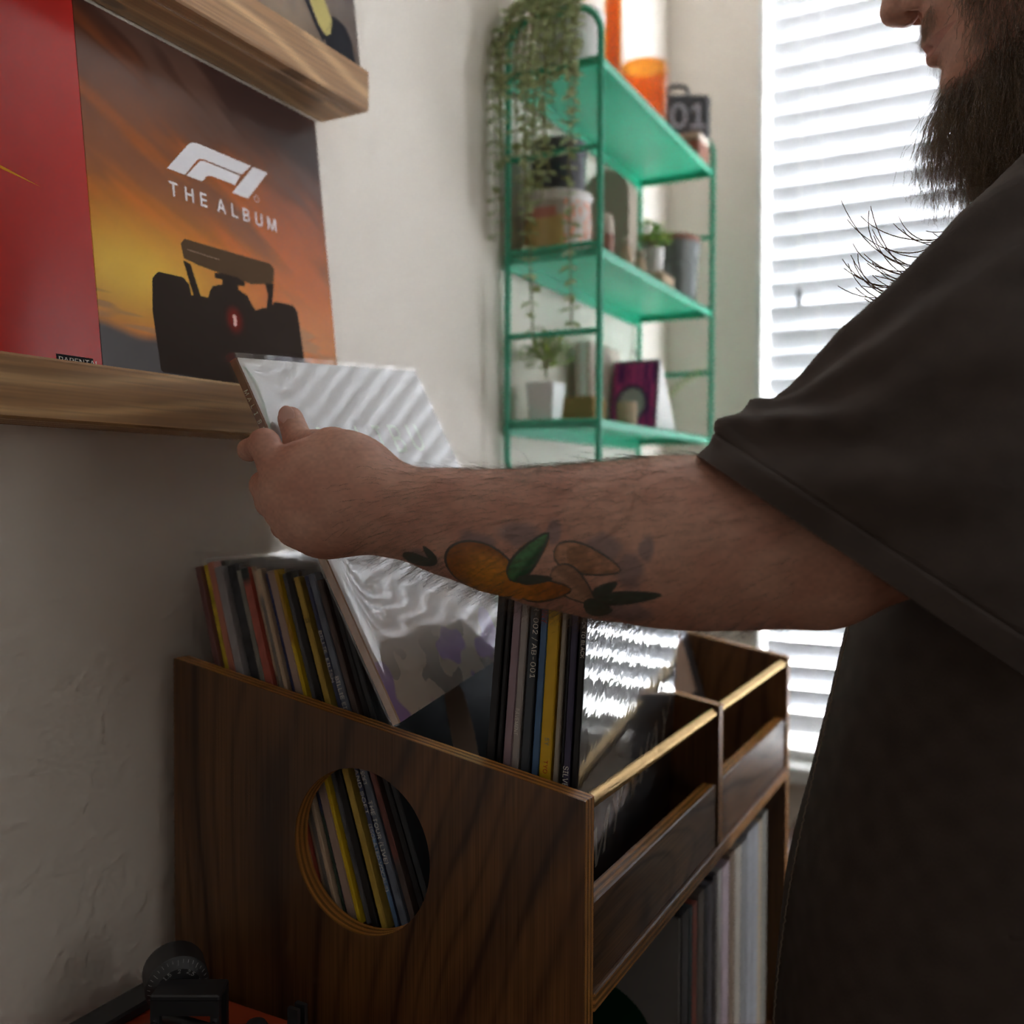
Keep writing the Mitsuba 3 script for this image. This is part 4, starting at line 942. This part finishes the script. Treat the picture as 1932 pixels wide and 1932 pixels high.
add('body', lathe([(0, 0), (.0165, 0), (.0175, .002), (.0175, .040), (.0165, .042), (0, .042)], 32, (.128, 1.532, S3+.0006)), 'pale_wood', WC, smooth=40)
MP = thing('tent_print', 'magenta print with a grey round shape on a white wedge shaped stand', 'print')
wedge = sg.Polygon([(1.640, 0), (1.755, 0), (1.668, .128), (1.660, .128)]); add('stand', ext(wedge, .088, 'yzx', (.054, 0, S3+.0006)), 'white_paint', MP, label='white wedge shaped stand')
nd = unit([0, -.128, .020]); uu = unit([0, .020, .128]); MM = frame([1, 0, 0], uu, nd, [.053, 1.640, S3+.001]+nd*.0004)
def magenta(p, n, uv):
    x, y = uv.x, uv.y
    c = mix((.50, .065, .21), (.13, .03, .12), smoothstep(.50, .58, fbm(x*260, y*28, 1.0, 3)))
    r = dr.sqrt(dr.square(x-.040)+dr.square((y-.050)*.9)+.00012*(noise(x*90, y*90)-.5))
    c = mix(c, (.055, .045, .085), smoothstep(.033, .030, r)); c = mix(c, (.42, .40, .38), smoothstep(.0265, .025, r+.006*(noise(x*70, y*70, 2)-.5))); 
    b = smoothstep(.0, .0012, dr.minimum(dr.minimum(x-.0025, .0855-x), dr.minimum(y-.003, .126-y)))
    return mix((.10, .09, .11), c, b)
mat('magenta_print', {'type': 'diffuse', 'reflectance': proc(magenta)})
pm = bx(0, .088, 0, .1295, 0, .0015, .0003); add('card', pm, 'magenta_print', MP, uv=pm.vertices[:, :2].copy(), M=MM)
PB = thing('pale_book', 'pale grey book standing behind the magenta print', 'book')
add('cover', bx(.020, .026, 1.560, 1.700, S3+.0006, S3+.155, .0012), 'pale_lid', PB); add('pages', bx(.0262, .042, 1.562, 1.698, S3+.002, S3+.153, .0008), 'white_paint', PB); add('cover', bx(.0422, .048, 1.560, 1.700, S3+.0006, S3+.155, .0012), 'pale_lid', PB)
SP = thing('sprig_bottle', 'dark twig and green sprig in a small bottle on the lowest green board', 'plant')
add('bottle', lathe([(0, 0), (.016, 0), (.018, .003), (.018, .045), (.008, .062), (.008, .080), (.0060, .080), (.0060, .060), (0, .050)], 28, (.085, 1.835, S3+.0006)), 'white_glaze', SP, smooth=40)
add('twig', tube(bez([.085, 1.835, S3+.060], [.080, 1.80, S3+.13], [.052, 1.760, S3+.165], n=14), np.linspace(.0022, .0012, 14), 6), 'twig', SP)
add('twig', tube(bez([.085, 1.835, S3+.060], [.07, 1.80, S3+.10], [.052, 1.79, S3+.125], n=10), np.linspace(.0018, .001, 10), 6), 'twig', SP)
br = bez([.085, 1.835, S3+.065], [.11, 1.84, S3+.11], [.150, 1.850, S3+.125], n=10); add('stem', tube(br, .0009, 5), 'stem', SP)
for i, p in enumerate(br[2:]):
    for s in (-1, 1): add('leaf', SPRIG['leaf_lime'], None, SP, M=leaf_frame(p, [.5, .2*s, .5*s], [0, 0, 1], .8))

# ------------------------------------------------------------------ turntable on its console, a small stool by the window
TT = thing('console_table', 'low walnut console carrying the turntable', 'table')
add('top', bx(.012, .43, .16, .638, -.560, -.535, .002), 'walnut_z', TT)
for x in (.04, .40):
    for y in (.19, .61): add('leg', tube([(x, y, -.5602), (x, y, ZF)], [.016, .011], 14), 'walnut_z', TT, smooth=40)
TN = thing('turntable', 'orange red turntable with a black tonearm, half hidden in the bottom left corner', 'turntable')
plastic('orange_lacquer', (.30, .045, .018), .3); plastic('black_satin', (.016, .016, .017), .42); mat('steel', {'type': 'roughconductor', 'material': 'Cr', 'alpha': .12}); matte('dial_mark', (.30, .30, .30)); matte('rubber', (.012, .012, .012))
PZ = -.452
add('plinth', bx(.030, .400, .225, .628, PZ-.052, PZ, .004), 'orange_lacquer', TN)
for x in (.06, .37):
    for y in (.255, .60): add('foot', lathe([(0, 0), (.020, 0), (.022, .004), (.022, .026), (.016, .0305), (0, .0305)], 24, (x, y, -.5348)), 'rubber', TN, smooth=40)
add('platter', lathe([(0, 0), (.146, 0), (.148, .003), (.148, .014), (.145, .016), (0, .016)], 64, (.215, .385, PZ+.004)), 'black_satin', TN, smooth=30)
add('slip_mat', lathe([(0, 0), (.144, 0), (.144, .003), (0, .003)], 48, (.215, .385, PZ+.0204)), 'rubber', TN, smooth=30)
add('rear_ridge', bx(.0305, .060, .500, .612, PZ+.0002, PZ+.010, .002), 'black_satin', TN)
arm_y = .568
add('arm_base', lathe([(0, 0), (.030, 0), (.031, .002), (.031, .004), (0, .004)], 36, (.141, .548, PZ+.0003)), 'black_satin', TN, smooth=40)
MY = frame([.883, .469, 0], [-.469, .883, 0], [0, 0, 1], [.141, .548, PZ])
yk = sg.box(-.027, .004, .027, .050).difference(sg.box(-.020, .012, .020, .038)); add('yoke', cat([ext(yk, .006, 'xzy', (0, -.011, 0)), ext(yk, .006, 'xzy', (0, .009, 0)), bx(-.0272, .0272, -.0115, .0155, .0495, .0545, .0012), bx(-.027, .027, -.010, .015, .0003, .006, .001)]), 'black_satin', TN, M=MY)
for x in (-.0235, .0235): add('screw', lathe([(0, 0), (.0018, 0), (.0018, .0022), (0, .0022)], 12).apply_transform(frame([1, 0, 0], [0, 0, -1], [0, -1, 0], [x, -.0109, .033])), 'steel', TN, smooth=30, M=MY)
tip_ = np.array([.350, arm_y-.01, PZ+.030])
add('tonearm', tube([(.110, .548, PZ+.024), (.20, .552, PZ+.026), tip_], .0048, 14), 'black_satin', TN, smooth=40)
add('headshell', bx(.350, .385, arm_y-.022, arm_y, PZ+.022, PZ+.030, .002), 'black_satin', TN)
CWX = unit([.78, -.56, -.10]); cy_ = unit(np.cross([0, 0, 1], CWX)); MW = frame(cy_, np.cross(CWX, cy_), CWX, [.115, .560, PZ+.045])
cw = lathe([(0, -.026), (.0235, -.026), (.0250, -.024), (.0250, 0), (.0240, .0012), (.0175, .0062), (.0165, .0062), (0, .0062)], 48)
add('counterweight', cw, 'black_satin', TN, smooth=30, M=MW)
tk = []
for j in range(34):
    a = 2*math.pi*j/34; l = .0042 if j % 5 == 0 else .0028
    r0, r1 = .0238-l, .0236; z0, z1 = .0012+(.0240-r0)/.0065*.005, .0016
    m = trimesh.creation.box([.0003, r1-r0, .0002]); m.apply_transform(frame([1, 0, 0], unit([0, r1-r0, z1-z0]), unit(np.cross([1, 0, 0], [0, r1-r0, z1-z0])), [0, (r0+r1)/2, (z0+z1)/2+.0002])); m.apply_transform(trimesh.transformations.rotation_matrix(a, [0, 0, 1])); tk.append(m)
add('dial_marks', cat(tk), 'dial_mark', TN, M=MW)
for j, t_ in enumerate(('1.5', '2', '2.5', '3', '0', '.5', '1')):
    g = meshkit.text_mesh(t_, .0034, .0001); g.vertices[:, 0] -= g.bounds[1][0]/2; g.vertices[:, 1] += .0140; g.vertices[:, 2] += .0064
    g.apply_transform(trimesh.transformations.rotation_matrix(math.radians(35-36*j), [0, 0, 1])); add('dial_number', g, 'dial_mark', TN, M=MW)
add('lift_knob', lathe([(0, 0), (.0085, 0), (.0090, .002), (.0090, .016), (.0070, .019), (0, .019)], 24, (.200, .560, PZ+.018)), 'black_satin', TN, smooth=40); add('lift_post', tube([(.200, .560, PZ+.0003), (.200, .560, PZ+.019)], .004, 12), 'black_satin', TN, smooth=40)
clip = sg.box(-.006, 0, .006, .052).difference(sg.box(-.0025, .034, .0025, .052)); add('arm_rest', ext(clip, .010, 'yzx', (.226, .572, PZ+.0003)), 'black_satin', TN)
add('cue_lever', tube([(.19, .545, PZ+.012), (.235, .56, PZ+.010), (.262, .57, PZ+.008)], [.004, .003, .0035], 10), 'black_satin', TN, smooth=40)
plastic('dark_wood', (.060, .026, .014), .4)
ST = thing('wooden_stool', 'dark wooden stool under the window beyond the record cabinet', 'stool')
add('seat', bx(.32, .62, 1.72, 2.02, -.700, -.672, .004), 'dark_wood', ST)
for x in (.345, .595):
    for y in (1.745, 1.995): add('leg', tube([(x, y, -.7002), (x, y, ZF)], [.018, .013], 12), 'dark_wood', ST, smooth=40)

# ------------------------------------------------------------------ hair
mat('hair_brown', {'type': 'principled', 'base_color': rgb(.085, .050, .028), 'roughness': .38, 'specular': .6})
mat('hair_fair', {'type': 'principled', 'base_color': rgb(.125, .072, .036), 'roughness': .38, 'specular': .6})
def strands(paths, r0, r1, n=3):
    """Many thin tapering tubes: paths (k, m, 3)."""
    P = np.asarray(paths, float); k, m, _ = P.shape
    t = np.gradient(P, axis=1); t /= np.linalg.norm(t, axis=-1, keepdims=True)+1e-12
    u = np.cross(t, [.31, .17, .93]); u /= np.linalg.norm(u, axis=-1, keepdims=True)+1e-12; v = np.cross(t, u)
    r = np.linspace(r0, r1, m)[None, :, None, None]; a = np.arange(n)*2*np.pi/n
    V = P[:, :, None]+r*(np.cos(a)[:, None]*u[:, :, None]+np.sin(a)[:, None]*v[:, :, None])
    i = np.arange(k)[:, None, None]*m*n; j = np.arange(m-1)[None, :, None]*n; q = np.arange(n)[None, None]; q2 = (q+1) % n
    A, B, C, D = i+j+q, i+j+q2, i+j+n+q2, i+j+n+q
    F = np.vstack([np.stack([A, B, C], -1).reshape(-1, 3), np.stack([A, C, D], -1).reshape(-1, 3)])
    return trimesh.Trimesh(V.reshape(-1, 3), F, process=False)
def sample(mesh, mask_fn, n, seed):
    g = np.random.default_rng(seed); c = mesh.triangles_center; w = mesh.area_faces*mask_fn(c, mesh.face_normals); w = w/w.sum()
    f = g.choice(len(w), n, p=w); a = g.random((n, 2)); a = np.where((a.sum(1) > 1)[:, None], 1-a, a); T_ = mesh.triangles[f]
    return T_[:, 0]+a[:, :1]*(T_[:, 1]-T_[:, 0])+a[:, 1:]*(T_[:, 2]-T_[:, 0]), mesh.face_normals[f], g
HMESH = parts[1]
def loc_(p): d = p-LIP; return d@HF, d@HB, d@HU
def grow(p, d0, L, g, m, curl, grav=(0, 0, -1.0), pull=.55, target=None):
    """Strands from the roots p, starting along d0 and bending to gravity, with a curl that widens to the tip."""
    k = len(p); s = np.linspace(0, 1, m); out = np.zeros((k, m, 3)); out[:, 0] = p; d = d0/np.linalg.norm(d0, axis=1, keepdims=True)
    gr = np.array(grav)+g.normal(0, .10, (k, 3)); w = g.normal(0, 1, (k, 3)); ph = g.random(k)*6.28; fq = g.uniform(3, 7, k)
    for i in range(1, m):
        d = d+(gr-d)*pull/m*3*.9; e = d+curl*s[i]*np.cross(d, w)*np.sin(ph+fq*s[i]*3)[:, None]
        e /= np.linalg.norm(e, axis=1, keepdims=True); out[:, i] = out[:, i-1]+e*(L/(m-1))[:, None]
    return out
def beard_mask(c, n):
    a, b, u = loc_(c)
    jaw = ((u < -.036) & (u > -.075) & (a > -.085))*(1+1.6*((a > -.04) & (u < -.040))); side = (a < -.034) & (a > -.10) & (u < .020+(-a-.034)*.75) & (u > -.06); neck = (u < -.045) & (a > -.075)
    return (jaw*1.0+side*.75+neck*.5)*(c[:, 2] > .22)*(n[:, 0] < .75)
rp, rn, g = sample(HMESH, beard_mask, 6600, 3)
a, b, u = loc_(rp)
L = np.clip(.040+.052*np.clip((-u-.0)/.05, 0, 1)-.0*(a < -.05), .02, .095)*g.uniform(.65, 1.1, len(rp)); L = np.where(a < -.05, L*.95, L)
bd_ = grow(rp-rn*.001, rn*.55+np.array([-.05, 0, -1.0])*.6+g.normal(0, .18, rp.shape), L, g, 12, .55, grav=(.03, 0, -1.0))
mk = g.random(len(rp)) < .7
add('beard', strands(bd_[mk], .00016, .00010), 'hair_brown', MAN, smooth=True, label='long bushy brown beard', kind='stuff')
add('beard_highlights', strands(bd_[~mk], .00015, .00009), 'hair_fair', MAN, smooth=True, label='fairer hairs in the beard', kind='stuff')
def lip_mask(c, n): a, b, u = loc_(c); return ((u > .0085) & (u < .024) & (np.abs(b) < .030) & (a > -.026) & (n[:, 0] < .3))*1.0
rp, rn, g = sample(HMESH, lip_mask, 420, 4); a, b, u = loc_(rp)
md = rn*.55+HU*-.8+HB*np.sign(b)[:, None]*np.clip(np.abs(b)/.012, 0, 1)[:, None]*.55+g.normal(0, .15, rp.shape)
add('moustache', strands(grow(rp-rn*.0006, md, g.uniform(.009, .016, len(rp)), g, 7, .4, grav=(-.05, 0, -1)), .00008, .00004), 'hair_fair', MAN, smooth=True, label='short brown moustache', kind='stuff')
def stub_mask(c, n): a, b, u = loc_(c); return (((u < -.010) & (u > -.034) & (np.abs(b) < .02) & (a > -.03))*.6+((a < -.030) & (a > -.075) & (u < .045) & (u > -.03))*.7)*(n[:, 0] < .8)
rp, rn, g = sample(HMESH, stub_mask, 1300, 5)
add('stubble', strands(grow(rp-rn*.0005, rn*.5+np.array([.1, 0, -1.0])+g.normal(0, .25, rp.shape), g.uniform(.008, .022, len(rp)), g, 6, .5), .00007, .00003), 'hair_fair', MAN, smooth=True, label='sparse fair hairs on the cheek and under the lip', kind='stuff')
# long hair of the head: a cap of strands combed back and falling behind the jaw to the shoulders
def scalp_mask(c, n): a, b, u = loc_(c); return ((u > .115-(-a-.04)*.5) & (a < -.02) | ((a < -.085) & (u > .03)))*1.0
rp, rn, g = sample(HMESH, scalp_mask, 2600, 6)
side = np.where((rp[:, 1] < .86)[:, None], -1.0, 1.0)
hp_ = np.zeros((len(rp), 16, 3)); s = np.linspace(0, 1, 16)[None, :, None]
mid = np.c_[.770+.035*g.random(len(rp)), .86+side[:, 0]*(.086+.012*g.random(len(rp))), .42+.03*g.random(len(rp))]
end = np.c_[.735+.085*g.random(len(rp)), .86+side[:, 0]*(.082+.03*g.random(len(rp))), .215+.05*g.random(len(rp))]
c1 = rp+rn*.03+(mid-rp)*.4
hp_[:] = rp[:, None]*(1-s)**3+3*c1[:, None]*s*(1-s)**2+3*mid[:, None]*s*s*(1-s)+end[:, None]*s**3
hp_ += (meshkit.noise(np.stack([hp_[..., 2]*30, np.broadcast_to(np.arange(len(rp))[:, None]*.37, hp_.shape[:2]), hp_[..., 0]*0], -1), 3)[..., None]-.5)*.010*s
add('long_hair', strands(hp_, .00011, .00006), 'hair_brown', MAN, smooth=True, label='long brown hair', kind='stuff')
g = np.random.default_rng(8)
base = [[(.728, .80, .225), (.700, .80, .190), (.669, .80, .171), (.651, .80, .162), (.628, .80, .167), (.608, .80, .186), (.596, .80, .214)],
        [(.728, .80, .215), (.702, .80, .184), (.668, .80, .165), (.645, .80, .155), (.622, .80, .157), (.603, .80, .171), (.594, .80, .192)],
        [(.730, .80, .230), (.705, .80, .203), (.665, .80, .183), (.635, .80, .188), (.616, .80, .201), (.603, .80, .232)],
        [(.720, .80, .190), (.690, .80, .160), (.655, .80, .147), (.636, .80, .150), (.613, .80, .158), (.597, .80, .172)],
        [(.735, .80, .225), (.700, .80, .206), (.675, .80, .195), (.650, .80, .196), (.638, .80, .208), (.632, .80, .226)]]
ws = []
for q, cnt in zip(base, (14, 14, 4, 4, 4)):
    q = np.array(q); c0 = smoothline(q, 26)
    for j in range(cnt):
        f = np.linspace(0, 1, 26)[:, None]; sp_ = .0016+.010*f**2*(0.3 if cnt > 20 else .9)
        o = g.normal(0, 1, 3)*sp_*np.array([1, 1.6, 1]); o2 = g.normal(0, .004, 3)*np.sin(f*3.0)
        k_ = 26-int(g.integers(0, 9)); p_ = (c0+o+o2); p_ = np.stack([np.interp(np.linspace(0, k_/26, 26), np.linspace(0, 1, 26), p_[:, i]) for i in range(3)], -1); ws.append(p_)
add('hair_wisps', strands(np.array(ws), .00060, .00028, 4), 'hair_brown', MAN, smooth=True, label='loose curling strands of hair against the blinds', kind='stuff')
# hair on the forearm, lying towards the hand
AM = parts[0]
def arm_mask(c, n):
    d = c-W0; s = d@SX; t = d@TZ; return ((s > -.012) & (s < .30))*(np.where(t > 0, 1.0, .75)*np.clip((s+.02)/.06, 0, 1)*np.where(s > .2, .5, 1.0))*(np.abs(n@SX) < .8)
rp, rn, g = sample(AM, arm_mask, 5000, 12)
d0 = -SX*.9+rn*.42-TZ*.30*np.sign((rp-W0)@TZ*.0+1)[:, None]*.8+g.normal(0, .22, rp.shape)
ah = grow(rp-rn*.0004, d0, g.uniform(.010, .022, len(rp)), g, 7, .30, grav=(-.7, -.15, -.45), pull=.35)
add('arm_hair', strands(ah, .00010, .00005), 'hair_brown', MAN, smooth=True, label='fine brown hair on the forearm', kind='stuff')
